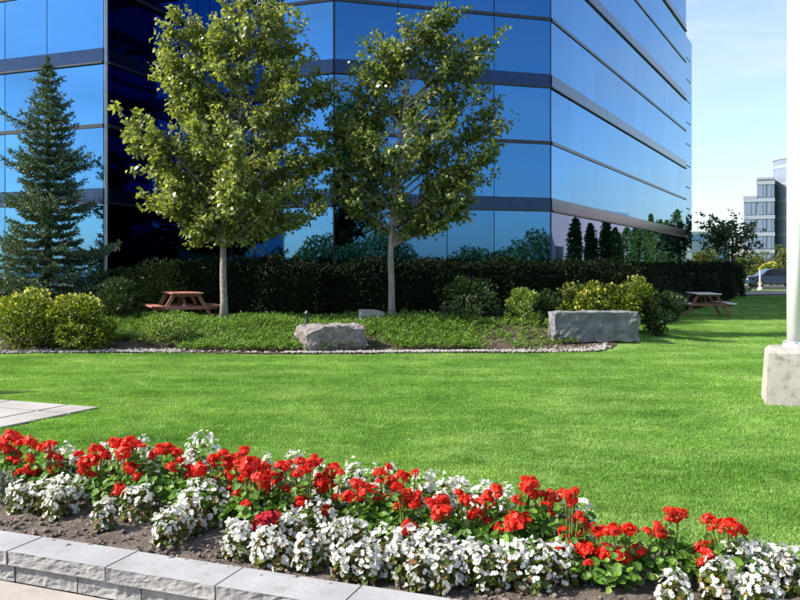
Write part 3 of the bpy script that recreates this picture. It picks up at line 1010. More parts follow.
out1 = [(179, 12), (170, 26), (163, 40), (160, 56), (156, 72), (172, 92), (185, 108), (166, 112), (140, 124), (116, 116), (121, 130), (126, 145), (150, 150), (172, 160),
        (160, 176), (163, 188), (142, 207), (158, 214), (179, 227), (198, 245), (222, 249), (240, 249), (258, 242), (280, 234), (304, 231), (318, 222), (332, 208), (338, 182), (341, 152), (338, 125),
        (333, 98), (333, 82), (309, 60), (298, 46), (300, 22), (292, 4), (270, -6), (250, -4), (239, 8), (228, 22), (216, 20), (200, 36), (190, 30)]
broadleaf('maple_tree', 224, 18.5, out1, (258, -2), 'tall young maple with sunlit yellow-green crown, on the left beside the picnic table', M['maple1'], M['bark'], nfill=66, leaf=0.105, seed=3, crown_base=2.0, trunk_r=0.088, per=37, shrink=10, group='maples on the mound')
out2 = [(454, 8), (440, 12), (431, 12), (420, 22), (408, 25), (395, 36), (376, 32), (368, 44), (366, 56), (352, 70), (362, 82), (342, 90), (333, 102), (328, 124), (332, 146), (326, 168), (337, 192), (345, 208), (351, 221), (366, 230),
        (380, 238), (396, 234), (409, 243), (421, 236), (431, 240), (445, 230), (458, 229), (467, 216), (452, 205), (470, 196), (488, 194), (476, 180), (490, 172), (503, 154), (513, 134), (500, 118), (503, 102), (488, 92), (472, 92), (474, 75), (489, 55), (498, 32), (480, 34), (464, 42), (452, 36)]
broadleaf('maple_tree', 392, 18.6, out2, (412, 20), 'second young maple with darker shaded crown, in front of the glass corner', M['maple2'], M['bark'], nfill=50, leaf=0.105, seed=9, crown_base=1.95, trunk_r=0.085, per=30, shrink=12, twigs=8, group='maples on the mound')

# ---------------------------------------------------------------- spruces
def spruce(name, X, Y, H, rmax, label, seed=5, whorls=30, group=None, base_z=None, needles=15):
    random.seed(seed)
    z0 = hgt(X, Y) if base_z is None else base_z
    base = Vector((X, Y, z0 - 0.03))
    root = thing_at(name, base, label, 'spruce', group)
    m = MB(); m.tube([(0, 0, 0), (0.02, 0, H * 0.5), (0, 0, H)], [0.13, 0.07, 0.01], 9)
    m.build('trunk', M['darkbark'], root, smooth=True)
    tw = MB(); P = []; D = []
    def spray(a, b, step=0.03):
        d = b - a; L = d.length
        k = max(2, int(L / step))
        for i in range(k):
            t = (i + random.random()) / k
            p = a + d * t
            for _ in range(3):
                rd = Vector((random.gauss(0, 1), random.gauss(0, 1), random.gauss(0.35, 0.8))).normalized()
                P.append(p); D.append(d.normalized() * 0.75 + rd * 0.75)
    for wv in range(whorls):
        t = wv / (whorls - 1)
        z = H * (0.07 + 0.9 * t ** 0.95)
        r = rmax * (1 - t) ** 0.82 * (1.0 if t > 0.14 else 0.8 + t) + 0.05
        nb = 9 if t < 0.7 else 6
        off = random.random() * 6.28
        big = random.uniform(0.5, 1.22)
        for b in range(nb):
            a = off + 6.283 * b / nb + random.gauss(0, .2)
            L = min(1.95, r * big * random.uniform(0.5, 1.2))
            droop = -0.18 * (1 - t) + 0.25 * t
            path = []
            for k in range(6):
                s_ = k / 5
                path.append(Vector((math.cos(a) * L * s_, math.sin(a) * L * s_, z + L * (droop * s_ + 0.22 * s_ * s_ * s_) + random.uniform(-.015, .015))))
            tw.tube(path, [0.018 * (1 - s_ / 6) * (0.4 + L / rmax) for s_ in range(6)], 4, False)
            side = Vector((-math.sin(a), math.cos(a), 0)); fw = Vector((math.cos(a), math.sin(a), 0))
            for k in range(5): spray(path[k], path[k + 1])
            nside = max(3, int(L / 0.11))
            for q in range(nside):
                s_ = 0.22 + 0.75 * q / nside
                i = min(4, int(s_ * 5)); p = path[i].lerp(path[i + 1], s_ * 5 - i)
                for sg in (-1, 1):
                    l2 = (0.10 + 0.34 * (1 - s_) * L) * random.uniform(0.7, 1.15)
                    e = p + (side * sg * 0.75 + fw * 0.66).normalized() * l2 + Vector((0, 0, random.uniform(-.09, .02) * (l2 / .3)))
                    spray(p, e, 0.045)
    for _ in range(5): spray(Vector((0, 0, H - 0.45)), Vector((0, 0, H + 0.05)))
    P = np.array([p[:] for p in P]); D = unit(np.array([p[:] for p in D])); n_ = len(P)
    V = leaf_quads(P, D, rvec(n_), 0.105 * rng.uniform(0.7, 1.2, n_), 0.03, 0.0, 0.0)
    b_ = tw.build('branches', M['darkbark'], root); b_['kind'] = 'stuff'
    fo = meshobj('crown', np_quads('crown', V), M['spruce'], root); fo['kind'] = 'stuff'
    return root
spruce('spruce_tree', -8.98, 20.4, 6.72, 2.1, 'blue-green spruce with pointed top, in front of the left glass wing', 5, group='spruces')
spruce('spruce_tree', -10.0, 9.72, 4.1, 1.2, 'unseen small spruce past the left edge, added as caster of the shadow on the lawn', 6, 14, group='spruces')  # unseen tree, added beyond the left edge to throw shade on the lawn

# ---------------------------------------------------------------- hedges and shrubs
random.seed(21)
nC = Vector((0.271, -0.963, 0))
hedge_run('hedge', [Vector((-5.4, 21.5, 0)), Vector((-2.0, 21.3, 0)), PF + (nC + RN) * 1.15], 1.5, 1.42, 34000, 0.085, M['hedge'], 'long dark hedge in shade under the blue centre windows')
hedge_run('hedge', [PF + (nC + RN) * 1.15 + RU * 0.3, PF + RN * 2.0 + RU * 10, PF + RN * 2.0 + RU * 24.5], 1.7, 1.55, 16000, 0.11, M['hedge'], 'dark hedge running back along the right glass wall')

def bush_px(name, px, base_py, top_py, width_px, Y, *a, **k):
    X = (px - 400) / 800 * Y
    z0 = hgt(X, Y)
    ztop = CH - (top_py - 270) / 800 * Y
    return bushy(name, Vector((X, Y, z0)), (width_px / 1600 * Y, k.pop('ry', width_px / 1600 * Y), max(0.2, ztop - z0)), *a, **k)

bush_px('golden_shrub', 22, 357, 293, 88, 16.0, 7000, 0.07, M['gold'], 'yellow-green shrub at the left picture edge below the spruce', group='golden shrubs', lumps=30, bloom=M['goldbloom'], nbloom=110, ry=0.8)
bush_px('golden_shrub', 78, 357, 294, 66, 15.95, 6000, 0.07, M['gold'], 'yellow-green shrub right of its twin, beside the pebbles', group='golden shrubs', lumps=26, bloom=M['goldbloom'], nbloom=100, ry=0.75)
bush_px('juniper_shrub', 119, 340, 278, 42, 18.2, 4500, 0.09, M['darkyew'], 'dark upright juniper between the golden shrubs and the picnic table', lumps=22, up=0.9, lw=0.3)
bush_px('yew_shrub', 172, 320, 258, 92, 21.6, 8000, 0.10, M['yew'], 'loose green yew rising behind the red picnic table', lumps=30, up=0.7, lw=0.35)
bush_px('yew_shrub', 110, 320, 268, 60, 21.3, 5000, 0.10, M['darkyew'], 'dark yew under the glass corner, behind the upright juniper', lumps=22, up=0.7, lw=0.35)
bush_px('pale_shrub', 163, 349, 319, 52, 16.4, 1700, 0.065, M['pale'], 'small sparse pale green shrub in front of the picnic table', lumps=18, ry=0.5)
bush_px('round_shrub', 468, 326, 275, 60, 18.3, 4800, 0.06, M['darkyew'], 'round dark shrub on bare stems right of the second maple', lumps=24, stems=8)
bush_px('pale_shrub', 524, 326, 286, 38, 17.8, 2800, 0.06, M['pale'], 'small pale green shrub at the left end of the right shrub row', lumps=16)
bush_px('golden_shrub', 585, 326, 282, 60, 17.9, 5600, 0.07, M['gold'], 'yellow-flecked shrub behind the long flat stone', group='golden shrubs', lumps=24, bloom=M['goldbloom'], nbloom=200)
bush_px('dark_shrub', 553, 326, 289, 44, 18.2, 3800, 0.06, M['darkyew'], 'dark green shrub between the pale shrub and the yellow-flecked shrub', lumps=20)
bush_px('green_shrub', 627, 328, 280, 58, 17.8, 6000, 0.07, M['gold'], 'mid green shrub right of the yellow-flecked one above the flat stone', lumps=26, bloom=M['goldbloom'], nbloom=40)
bush_px('clipped_shrub', 661, 328, 289, 46, 17.7, 6500, 0.05, M['darkyew'], 'dark clipped shrub at the right end of the shrub row', lumps=34, boxy=True, lumpr=0.3)
random.seed(5)
bush_px('green_shrub', 8, 330, 278, 60, 20.5, 4000, 0.08, M['yew'], 'green shrub under the spruce at the left edge', lumps=20)

# creeping juniper on the mound
def cover_height(x, y):
    n_ = mnoise.noise(Vector((x * 0.75, y * 0.9, 1.4))) * 0.5 + 0.5
    return 0.03 + 0.34 * n_ * n_ * n_
P = []; D = []; Nn = []
random.seed(31)
cnt = 0
while cnt < 12500:
    x = random.uniform(-6.6, 3.6); y = front(x) + random.uniform(0.25, 4.6)
    dens_ = 1.0
    g = mnoise.noise(Vector((x * 0.8, y * 0.8, 9.1)))
    if x < -4.4: dens_ = 0.9 if y > front(x) + 1.1 else 0.0
    elif x > 1.6: dens_ = 0.35 if g > -0.1 else 0.05
    elif x > -1.9 and g < -0.28: dens_ = 0.15
    if y < front(x) + 0.45 + 0.35 * mnoise.noise(Vector((x * 1.7, 3.3, 0))) and not (-4.1 < x < -2.1): dens_ *= 0.15
    if random.random() > dens_: continue
    cnt += 1
    z = hgt(x, y) + 0.02 + cover_height(x, y) * random.uniform(0.35, 1.0)
    a = random.random() * 6.283
    d = Vector((math.cos(a), math.sin(a), random.uniform(0.1, 0.9))).normalized()
    L = random.uniform(0.10, 0.2)
    p0 = Vector((x, y, z))
    for k in range(11):
        t = k / 10
        p = p0 + d * L * t
        sd = Vector((-d.y, d.x, 0)) * (1 if k % 2 else -1)
        P.append(p[:]); D.append((d * 0.6 + sd * (0.8 if k < 10 else 0) + Vector((0, 0, random.uniform(0, .4))))[:]); Nn.append((random.gauss(0, .4), random.gauss(0, .4), 1))
P = np.array(P); D = unit(np.array(D)); Nn = unit(np.array(Nn)); n_ = len(P)
V = leaf_quads(P, D, Nn, 0.05 * rng.uniform(0.7, 1.3, n_), 0.021)
tag(meshobj('creeping_juniper', np_quads('creeping_juniper', V), M['cover']), 'bright green creeping juniper covering the mound', 'ground cover', kind='stuff')

# ---------------------------------------------------------------- stones
def rock(name, c, size, mat, label, seed, cuts=9, rz=0.0, rough=0.05, cat='boulder', level=4, group=None):
    random.seed(seed)
    bm = bmesh.new()
    bmesh.ops.create_cube(bm, size=1)
    for q in bm.verts: q.co = Vector((q.co.x * size[0], q.co.y * size[1], q.co.z * size[2]))
    for k in range(cuts):            # chip planes off the block
        nn = Vector((random.gauss(0, 1), random.gauss(0, 1), random.gauss(0.2, 0.8))).normalized()
        ext = sum(abs(nn[i]) * size[i] / 2 for i in range(3))
        geom = bm.verts[:] + bm.edges[:] + bm.faces[:]
        r_ = bmesh.ops.bisect_plane(bm, geom=geom, plane_co=nn * ext * random.uniform(0.74, 0.93), plane_no=nn, clear_outer=True)
        ed = [e for e in r_['geom_cut'] if isinstance(e, bmesh.types.BMEdge)]
        if ed: bmesh.ops.contextual_create(bm, geom=ed)
    bmesh.ops.triangulate(bm, faces=bm.faces[:])
    for _ in range(level):
        long_ = [e for e in bm.edges if e.calc_length() > 0.055]
        if not long_: break
        bmesh.ops.subdivide_edges(bm, edges=long_, cuts=1)
        bmesh.ops.triangulate(bm, faces=bm.faces[:])
    bm.normal_update()
    for q in bm.verts:
        n1 = mnoise.fractal(q.co * 3.2 + Vector((seed, 0, 0)), 0.9, 2.0, 4)
        n2 = mnoise.fractal(q.co * 11 + Vector((0, seed, 0)), 0.8, 2.0, 3)
        q.co += q.normal * (rough * n1 + rough * 0.35 * n2)
    me = bpy.data.meshes.new(name); bm.to_mesh(me); bm.free()
    o = meshobj(name, me, mat, None, (c[0], c[1], c[2] + size[2] * 0.44))
    o.rotation_euler = (0, 0, rz)
    return tag(o, label, cat, group)
def rock_px(name, px, base_py, Y, size, *a, **k):
    X = (px - 400) / 800 * Y
    return rock(name, (X, Y, hgt(X, Y)), size, *a, **k)
rock_px('boulder', 330, 350, 15.95, (1.28, 0.85, 0.50), M['granite'], 'broken pinkish grey boulder beside the pebbles, left of centre', 4, cuts=16, rz=0.34, rough=0.06)
rock_px('stone_slab', 587, 348, 16.7, (1.98, 0.75, 0.60), M['slabstone'], 'long flat-topped grey stone in front of the right shrubs', 12, cuts=4, rz=0.16, rough=0.045)
rock_px('stone_block', 371, 322, 18.2, (0.52, 0.4, 0.36), M['blockstone'], 'small pale squared block left of the second maple trunk', 8, cuts=3, rz=0.2, rough=0.012)
rock_px('pale_stone', 230, 320, 18.15, (0.16, 0.14, 0.13), M['blockstone'], 'fist-sized pale stone at the foot of the left maple', 15, cuts=5, rough=0.01, cat='stone')
g = empty('garden_post', (at(307, 318, 17.2).x, 17.2, hgt(-2, 17.2)))
tag(g, 'short black post sticking up behind the pinkish boulder', 'garden light')
m = MB(); m.lathe([(0.028, 0), (0.028, 0.36)], 10); m.build('post', M['black'], g)
m = MB(); m.lathe([(0.05, 0.36), (0.055, 0.4), (0.03, 0.45), (0.01, 0.46)], 10); m.build('cap', M['black'], g)

# ---------------------------------------------------------------- picnic tables
def picnic_table(name, c, rz, wood, topwood, label, L=1.8):
    root = empty(name, c, rz)
    tag(root, label, 'picnic table', 'picnic tables')
    def plank(nm, ctr, size, mat, M3=None):
        m = MB(); m.box((0, 0, 0), size, M3)
        o = m.build(nm, mat, root, loc=ctr)
        md = o.modifiers.new('b', 'BEVEL'); md.width = 0.006; md.segments = 1
        return o
    for k in range(5): plank('top_plank', ((k - 2) * 0.15, random.uniform(-.004, .004), 0.75), (0.142, L, 0.038), topwood)
    for sx in (-1, 1):
        for k in range(2): plank('bench_plank', (sx * (0.62 + k * 0.145), 0, 0.44), (0.138, L, 0.038), topwood)
    for sy in (-1, 1):
        y = sy * L * 0.34
        for sx in (-1, 1):
            a = math.atan2(0.42, 0.72)
            plank('leg', (sx * 0.49, y, 0.365), (0.09, 0.038, 0.84), wood, Matrix.Rotation(-sx * a, 3, 'Y'))
        plank('bench_bearer', (0, y + sy * 0.04, 0.40), (1.5, 0.038, 0.09), wood)
        plank('top_bearer', (0, y + sy * 0.04, 0.705), (0.7, 0.038, 0.075), wood)
        plank('brace', (0, y * 0.55, 0.54), (0.075, 0.038, 0.52), wood, Matrix.Rotation(sy * 0.85, 3, 'X'))
    return root
random.seed(3)
tx = (182 - 400) / 800 * 19.9
picnic_table('picnic_table', (tx, 19.9, hgt(tx, 19.9)), R(24), M['redwood'], M['redwood'], 'red-brown wooden picnic table on the mound beside the left maple')
tx = (703 - 400) / 800 * 26.4
picnic_table('picnic_table', (tx, 26.4, hgt(tx, 26.4)), R(-8), M['brownwood'], M['greywood'], 'picnic table with weathered top, coloured whitish for sky sheen, in shade by the right glass wall')

# ---------------------------------------------------------------- flagpole
pc = PED + U * HW + Vv * HW
fp = empty('flagpole', (pc.x, pc.y, hgt(pc.x, pc.y)), rzw)
tag(fp, 'white flagpole standing on a tapered concrete base at the right', 'flagpole')
bm = bmesh.new()
hb, ht, Hh = HW, HW - 0.045, 0.66
prof = [(hb, -0.05), (ht, Hh - 0.05), (ht - 0.045, Hh)]
rings = []
for r_, z in prof:
    ring = []
    for k in range(4):
        for q in range(6):
            t = q / 6
            cs = [(-1, -1), (1, -1), (1, 1), (-1, 1)]
            a, b = cs[k], cs[(k + 1) % 4]
            ring.append(bm.verts.new(((a[0] + (b[0] - a[0]) * t) * r_ + random.uniform(-.004, .004), (a[1] + (b[1] - a[1]) * t) * r_ + random.uniform(-.004, .004), z + random.uniform(-.004, .004))))
    rings.append(ring)
for a, b in zip(rings[:-1], rings[1:]):
    for i in range(24): bm.faces.new((a[i], a[(i + 1) % 24], b[(i + 1) % 24], b[i]))
bm.faces.new(rings[-1])
me = bpy.data.meshes.new('concrete_base'); bm.to_mesh(me); bm.free()
meshobj('concrete_base', me, M['concrete'], fp)
m = MB(); m.lathe([(0.17, Hh), (0.17, Hh + 0.02), (0.165, Hh + 0.05), (0.135, Hh + 0.06), (0.125, Hh + 0.075)], 32)
m.build('base_flange', M['polemetal'], fp, smooth=False)
m = MB(); m.lathe([(0.116, Hh + 0.05), (0.114, 2.5), (0.108, 4.5), (0.09, 7.0), (0.055, 10.5)], 40)
m.build('pole', M['polewhite'], fp, smooth=True)
m = MB(); m.lathe([(0.02, 10.5), (0.09, 10.55), (0.11, 10.63), (0.09, 10.71), (0.01, 10.75)], 20); m.build('finial', M['polemetal'], fp, smooth=True)
for k in range(6):
    a_ = 6.283 * k / 6 + 0.3
    m = MB(); m.lathe([(0.014, Hh + 0.02), (0.014, Hh + 0.075), (0.008, Hh + 0.085)], 6, (0.15 * math.cos(a_), 0.15 * math.sin(a_), 0)); m.build('bolt', M['polemetal'], fp)
m = MB(); m.box((0.11, -0.06, 1.35), (0.03, 0.12, 0.03)); m.build('cleat', M['polemetal'], fp)

# ---------------------------------------------------------------- far right: tree, shrubs, buildings, car
outh = [(694, 222), (703, 212), (712, 222), (722, 216), (735, 212), (746, 222), (757, 221), (764, 230), (752, 238), (762, 248), (748, 256), (752, 268), (735, 272), (718, 268), (722, 254), (706, 250), (690, 240), (702, 236)]
broadleaf('hawthorn_tree', 733, 50, outh, (734, 216), 'dark spreading tree at the far end of the right glass wall', M['hawthorn'], M['darkbark'], nfill=36, leaf=0.2, seed=14, crown_base=1.3, trunk_r=0.14, per=8, twigs=7, rise=0.35, twlen=(0.35, 0.8))
random.seed(40)
bush_px('low_shrub', 724, 288, 262, 44, 52.5, 2500, 0.2, M['hawthorn'], 'dark low shrub under the spreading far tree', lumps=20)
bush_px('far_shrub', 704, 285, 246, 40, 66, 2200, 0.26, M['far'], 'yellow-green bush beyond the hedge end, left of the spreading tree', lumps=18, group='far bushes')
bush_px('far_shrub', 765, 284, 249, 34, 78, 2200, 0.28, M['far'], 'olive bush behind the parked car', lumps=18, group='far bushes')
bush_px('far_shrub', 790, 284, 246, 36, 80, 2200, 0.28, M['far'], 'olive bush behind the parked car, partly hidden by the flagpole', lumps=18, group='far bushes')
bush_px('gold_bush', 770, 284, 260, 22, 74, 1200, 0.2, M['gold'], 'small golden bush right behind the parked car', lumps=14, bloom=M['goldbloom'], nbloom=160)
bush_px('far_shrub', 744, 284, 252, 34, 82, 1800, 0.28, M['far'], 'olive bush behind the trunk of the spreading tree', lumps=18, group='far bushes')
bush_px('far_conifer', 779, 280, 238, 9, 92, 700, 0.22, M['hawthorn'], 'small dark pointed conifer in front of the far grey building', cat='conifer', lumps=14, up=0.8)

def boxpart(name, lo, hi, mat, parent):
    m = MB(); m.box([(a + b) / 2 for a, b in zip(lo, hi)], [abs(b - a) for a, b in zip(lo, hi)])
    return m.build(name, mat, parent)
FY = 150.0
fx0 = (743.7 - 400) / 800 * FY
fb = empty('stepped_building', (fx0, FY, hgt(0, FY)), -math.atan2(fx0, FY))
tag(fb, 'distant grey-blue office block with stepped roofline, beside the flagpole', 'building')
fs_ = 800 / FY
def zz(py): return CH - (py - 270) / fs_ - hgt(0, FY)
steps = [(0, 2.3, 198), (2.3, 5.3, 180), (5.3, 16, 159)]
for k, (a, b, top) in enumerate(steps):
    if k == 2:
        m = MB(); m.lathe([(6.0, 0), (6.0, zz(top))], 40, (a + 5.9, 6, 0)); m.build('round_tower', M['farwall'], fb, smooth=False)
        m = MB(); m.lathe([(6.12, zz(top) - 0.1), (6.12, zz(top) + 0.35)], 40, (a + 5.9, 6, 0)); m.build('roof_edge', M['farband'], fb)
        for q in range(6):
            m = MB(); m.lathe([(6.06, zz(266) + 2.35 + q * 3.19), (6.06, zz(266) + 2.95 + q * 3.19)], 40, (a + 5.9, 6, 0)); m.build('floor_band', M['farband'], fb)
        continue
    boxpart('wall', (a, 0.0 + 0.01 * k, 0), (b, 8, zz(top)), M['farwall'], fb)
    boxpart('roof_edge', (a - 0.05, -0.25, zz(top) - 0.1), (b - 0.003, 8.1, zz(top) + 0.35), M['farband'], fb)
    fl = 0
    z = zz(266)
    while z + 2.6 < zz(top):
        bays = [(a + 0.25, b - 0.25)] if k == 0 else ([(a + 0.2, a + 1.5), (a + 1.75, b - 0.2)] if k == 1 else [(a + 0.5 + q * 2.1, a + 2.2 + q * 2.1) for q in range(5)])
        for (p, q) in bays:
            w0 = boxpart('window', (p, -0.12, z), (q, 0.1, z + 2.3), M['farwin'], fb)
            boxpart('mullion', ((p + q) / 2 - 0.06, -0.2, z), ((p + q) / 2 + 0.06, -0.1, z + 2.3), M['farwall'], w0)
        boxpart('floor_band', (a, -0.22, z + 2.35), (b - 0.004, 0.05, z + 3.05), M['farband'], fb)
        z += 3.19
bb = empty('blue_building', ((690 - 400) / 800 * 140, 140, hgt(0, 140)))
tag(bb, 'low blue glass building glimpsed through the spreading far tree', 'building')
boxpart('wall', (0, 0, 0), (7, 10, 7.6), M['bluewall'], bb)
boxpart('roof_edge', (-0.1, -0.15, 7.4), (7.1, 10.1, 7.9), M['farband'], bb)
for i in range(4):
    for j in range(2):
        boxpart('window', (0.3 + i * 1.7, -0.08, 0.8 + j * 3.3), (1.7 + i * 1.7, 0.05, 3.2 + j * 3.3), M['farwin'], bb)

# parked car, side on
cx_ = (774 - 400) / 800 * 62
car = empty('parked_car', (cx_, 62, hgt(cx_, 62) + 0.055), R(-6))
tag(car, 'blue-grey parked car in shade beside the flagpole', 'car')
prof = [(-2.1, 0.28), (-2.15, 0.62), (-2.05, 0.86), (-1.25, 0.95), (-0.75, 1.38), (-0.4, 1.46), (0.75, 1.45), (1.1, 1.35), (1.6, 0.98), (2.05, 0.92), (2.15, 0.6), (2.1, 0.28)]
def extr(name, pr, w0, mat, parent, yc=0.0, bev=0.04):
    bm = bmesh.new()
    a = [bm.verts.new((x, yc - w0, z)) for x, z in pr]; b = [bm.verts.new((x, yc + w0, z)) for x, z in pr]
    bm.faces.new(a); bm.faces.new(b[::-1])
    for i in range(len(pr)): bm.faces.new((a[i], b[i], b[(i + 1) % len(pr)], a[(i + 1) % len(pr)]))
    bmesh.ops.recalc_face_normals(bm, faces=bm.faces[:])
    if bev: bmesh.ops.bevel(bm, geom=bm.edges[:], offset=bev, segments=2, affect='EDGES')
    me = bpy.data.meshes.new(name); bm.to_mesh(me); bm.free()
    return meshobj(name, me, mat, parent)
extr('body', prof, 0.86, M['carpaint'], car)
for sy in (-1, 1):
    extr('window', [(-1.1, 0.97), (-0.72, 1.33), (-0.4, 1.4), (0.1, 1.4), (0.1, 0.97)], 0.012, M['carglass'], car, sy * 0.862, 0)
    extr('window', [(0.18, 0.97), (0.18, 1.4), (0.72, 1.39), (1.02, 1.3), (1.36, 0.99)], 0.012, M['carglass'], car, sy * 0.862, 0)
    for x in (-1.35, 1.35):
        wh = empty('wheel', (0, 0, 0)); wh.parent = car; wh.location = (x, sy * 0.78, 0.31)
        for nm, r_, w2, mt in (('tyre', 0.31, 0.1, 'tyre'), ('rim', 0.19, 0.112, 'polemetal')):
            m = MB(); m.tube([(0, -w2, 0), (0, w2, 0)], [r_, r_], 20); m.build(nm, M[mt], wh)
    boxpart('headlight', (-2.17, sy * 0.62 - 0.16, 0.62), (-2.08, sy * 0.62 + 0.16, 0.76), M['lamp'], car)
bp = empty('white_post', ((760 - 400) / 800 * 57, 57, hgt(25, 57)))
tag(bp, 'thin white post standing in front of the parked car', 'post')
m = MB(); m.lathe([(0.05, -0.05), (0.05, 1.35), (0.03, 1.4)], 10); m.build('post', M['polewhite'], bp)
m = MB(); m.lathe([(0.16, 0), (0.17, 0.12), (0.12, 0.2), (0.05, 0.22)], 14); m.build('foot', M['polewhite'], bp)

# things to the right of and behind the camera that the mirror glass shows
def mirror_right(px, Y):
    p = Vector(((px - 400) / 800 * Y, Y, 0))
    d = (p - PF).dot(RN)
    return p - RN * (2 * d)
a = mirror_right(530, 58); b = mirror_right(624, 74)
d = (b - a).normalized(); ang = math.atan2(d.y, d.x)
pk = empty('pink_building', (a.x, a.y, 0.1), ang)
tag(pk, 'pink rendered low building mirrored in the ground-floor windows of the right glass wall', 'building')
Lp = (b - a).length
nn = Vector((-d.y, d.x, 0)); sgn = 1 if (Vector((8, 30, 0)) - a).dot(nn) < 0 else -1
boxpart('wall', (0, 0, 0), (Lp, sgn * 9, 6.6), M['pinkwall'], pk)
boxpart('roof_edge', (-0.15, -0.15 * sgn, 6.5), (Lp + .15, sgn * 9.2, 6.8), M['farband'], pk)
for i in range(int(Lp / 3.2)):
    boxpart('window', (1.0 + i * 3.2, -0.06 * sgn, 1.0), (2.2 + i * 3.2, 0.05 * sgn, 3.4), M['darkwin'], pk)

def simple_tree(name, p, h, r, n_, leaf, mat, label, cat, group, columnar=True):
    root = thing_at(name, p, label, cat, group)
    m = MB(); m.tube([(0, 0, -0.1), (0, 0, h * 0.9)], [0.035 * h * 0.5 + 0.05, 0.02], 7); m.build('trunk', M['darkbark'], root)
    t = rng.uniform(0, 1, n_)
    zc = h * (0.12 + 0.88 * t)
    rr = r * np.sin(np.pi * np.clip(0.1 + 0.9 * t, 0, 1)) ** 0.6 * (0.55 + 0.45 * rng.uniform(0, 1, n_))
    ph = rng.uniform(0, 2 * np.pi, n_)
    lump = 1 + 0.25 * np.sin(ph * 3 + zc * 2.1) * np.sin(zc * 3.3)
    P_ = np.stack([np.cos(ph) * rr * lump, np.sin(ph) * rr * lump, zc], 1)
    V_ = leaf_quads(P_, unit(rvec(n_) + np.array([0, 0, 0.5])), rvec(n_), leaf, leaf * 0.7)
    fo = meshobj('crown', np_quads('crown', V_), mat, root); fo['kind'] = 'stuff'
for k, (px, Y, h, r) in enumerate([(572, 50, 4.6, 0.75), (589, 49, 4.2, 0.6), (603, 52, 4.6, 0.7), (612, 58, 4.4, 1.0), (625, 72, 5.2, 1.4), (634, 76, 6.2, 0.8), (642, 76, 5.4, 1.6), (649, 78, 6.8, 0.8), (657, 80, 6.4, 1.4), (666, 84, 6.6, 1.6), (676, 88, 8.0, 1.8)]):
    p = mirror_right(px, Y); p.z = hgt(p.x, p.y)
    ordn = ['first', 'second', 'third', 'fourth', 'fifth', 'sixth', 'seventh', 'eighth', 'ninth', 'tenth', 'eleventh'][k]
    simple_tree('poplar_tree', p, h, r * 0.6, 2200, 0.2, M['poplar'], 'narrow green tree mirrored in the right glass wall, ' + ordn + ' from the left in the reflection', 'tree', 'trees mirrored in the right glass wall')

# wood behind the camera, mirrored low in the centre windows
n_ = 70000
ang = rng.uniform(R(-158), R(-8), n_); rad = 78 + rng.uniform(0, 18, n_)
lum = 4.2 + 1.6 * np.sin(ang * 23) + 1.3 * np.sin(ang * 51 + 1) + 0.8 * np.sin(ang * 117 + rad)
P = np.stack([rad * np.cos(ang), 15 + rad * np.sin(ang), np.maximum(0.1, lum * rng.uniform(0, 1, n_) ** 0.6)], 1)
V = leaf_quads(P, rvec(n_), rvec(n_), 0.5, 0.4)
tag(meshobj('woodland', np_quads('woodland', V), M['far']), 'dark line of trees mirrored low in the centre windows', 'wood', kind='stuff')

# ---------------------------------------------------------------- flowers
ORD = ['first', 'second', 'third', 'fourth', 'fifth', 'sixth', 'seventh', 'eighth', 'ninth', 'tenth', 'eleventh', 'twelfth', 'thirteenth', 'fourteenth', 'fifteenth', 'sixteenth', 'seventeenth', 'eighteenth', 'nineteenth', 'twentieth', 'twenty-first', 'twenty-second', 'twenty-third', 'twenty-fourth', 'twenty-fifth', 'twenty-sixth', 'twenty-seventh', 'twenty-eighth']
random.seed(77)
def head_mesh(seed, mat):
    r_ = np.random.default_rng(seed)
    vs = []
    for k in range(85):
        d = r_.normal(size=3); d /= np.linalg.norm(d)
        if d[2] < -0.55: continue
        c = d * np.array([1, 1, 0.75]) * r_.uniform(0.5, 1.12)
        n0 = d + r_.normal(size=3) * 0.35; n0 /= np.linalg.norm(n0)
        a = np.cross(n0, r_.normal(size=3)); a /= np.linalg.norm(a); b = np.cross(n0, a)
        for q in range(5):
            t = 2 * np.pi * q / 5 + r_.uniform(-.15, .15)
            dr = a * np.cos(t) + b * np.sin(t); sd = -a * np.sin(t) + b * np.cos(t)
            L = 0.29 * r_.uniform(0.85, 1.2); W = 0.135
            vs.append([c, c + dr * L * 0.6 + sd * W + n0 * 0.06, c + dr * L + n0 * r_.uniform(-.08, .08), c + dr * L * 0.6 - sd * W + n0 * 0.06])
    me = np_quads('flower_head', np.array(vs)); me.materials.append(mat)
    return me
HEADS = [head_mesh(k, M['red']) for k in range(5)]
DEEP = [head_mesh(30 + k, M['deepred']) for k in range(2)]

def z7(x, y, r): return (x / 2.963, 400 + y / 2.963, r / 2.963)
def z8(x, y, r): return (230 + x / 2.963, 400 + y / 2.963, r / 2.963)
def z9(x, y, r): return (500 + x / 2.667, 400 + y / 2.667, r / 2.667)
heads = [z7(*q) for q in [(35, 112, 28), (60, 128, 16), (90, 122, 18), (10, 128, 17), (45, 170, 22), (135, 140, 20), (150, 165, 20), (72, 215, 25), (90, 178, 13), (165, 200, 20), (28, 150, 16),
      (285, 145, 20), (265, 185, 30), (250, 210, 18), (310, 165, 20), (345, 130, 25), (385, 130, 25), (368, 155, 26), (408, 130, 13), (480, 150, 25), (522, 158, 20), (455, 160, 14), (390, 205, 28), (510, 200, 20), (352, 270, 20),
      (592, 205, 25), (570, 215, 18), (637, 180, 20), (680, 180, 25), (685, 215, 25), (720, 158, 13), (745, 190, 25), (725, 230, 16), (775, 235, 25), (715, 290, 30)]]
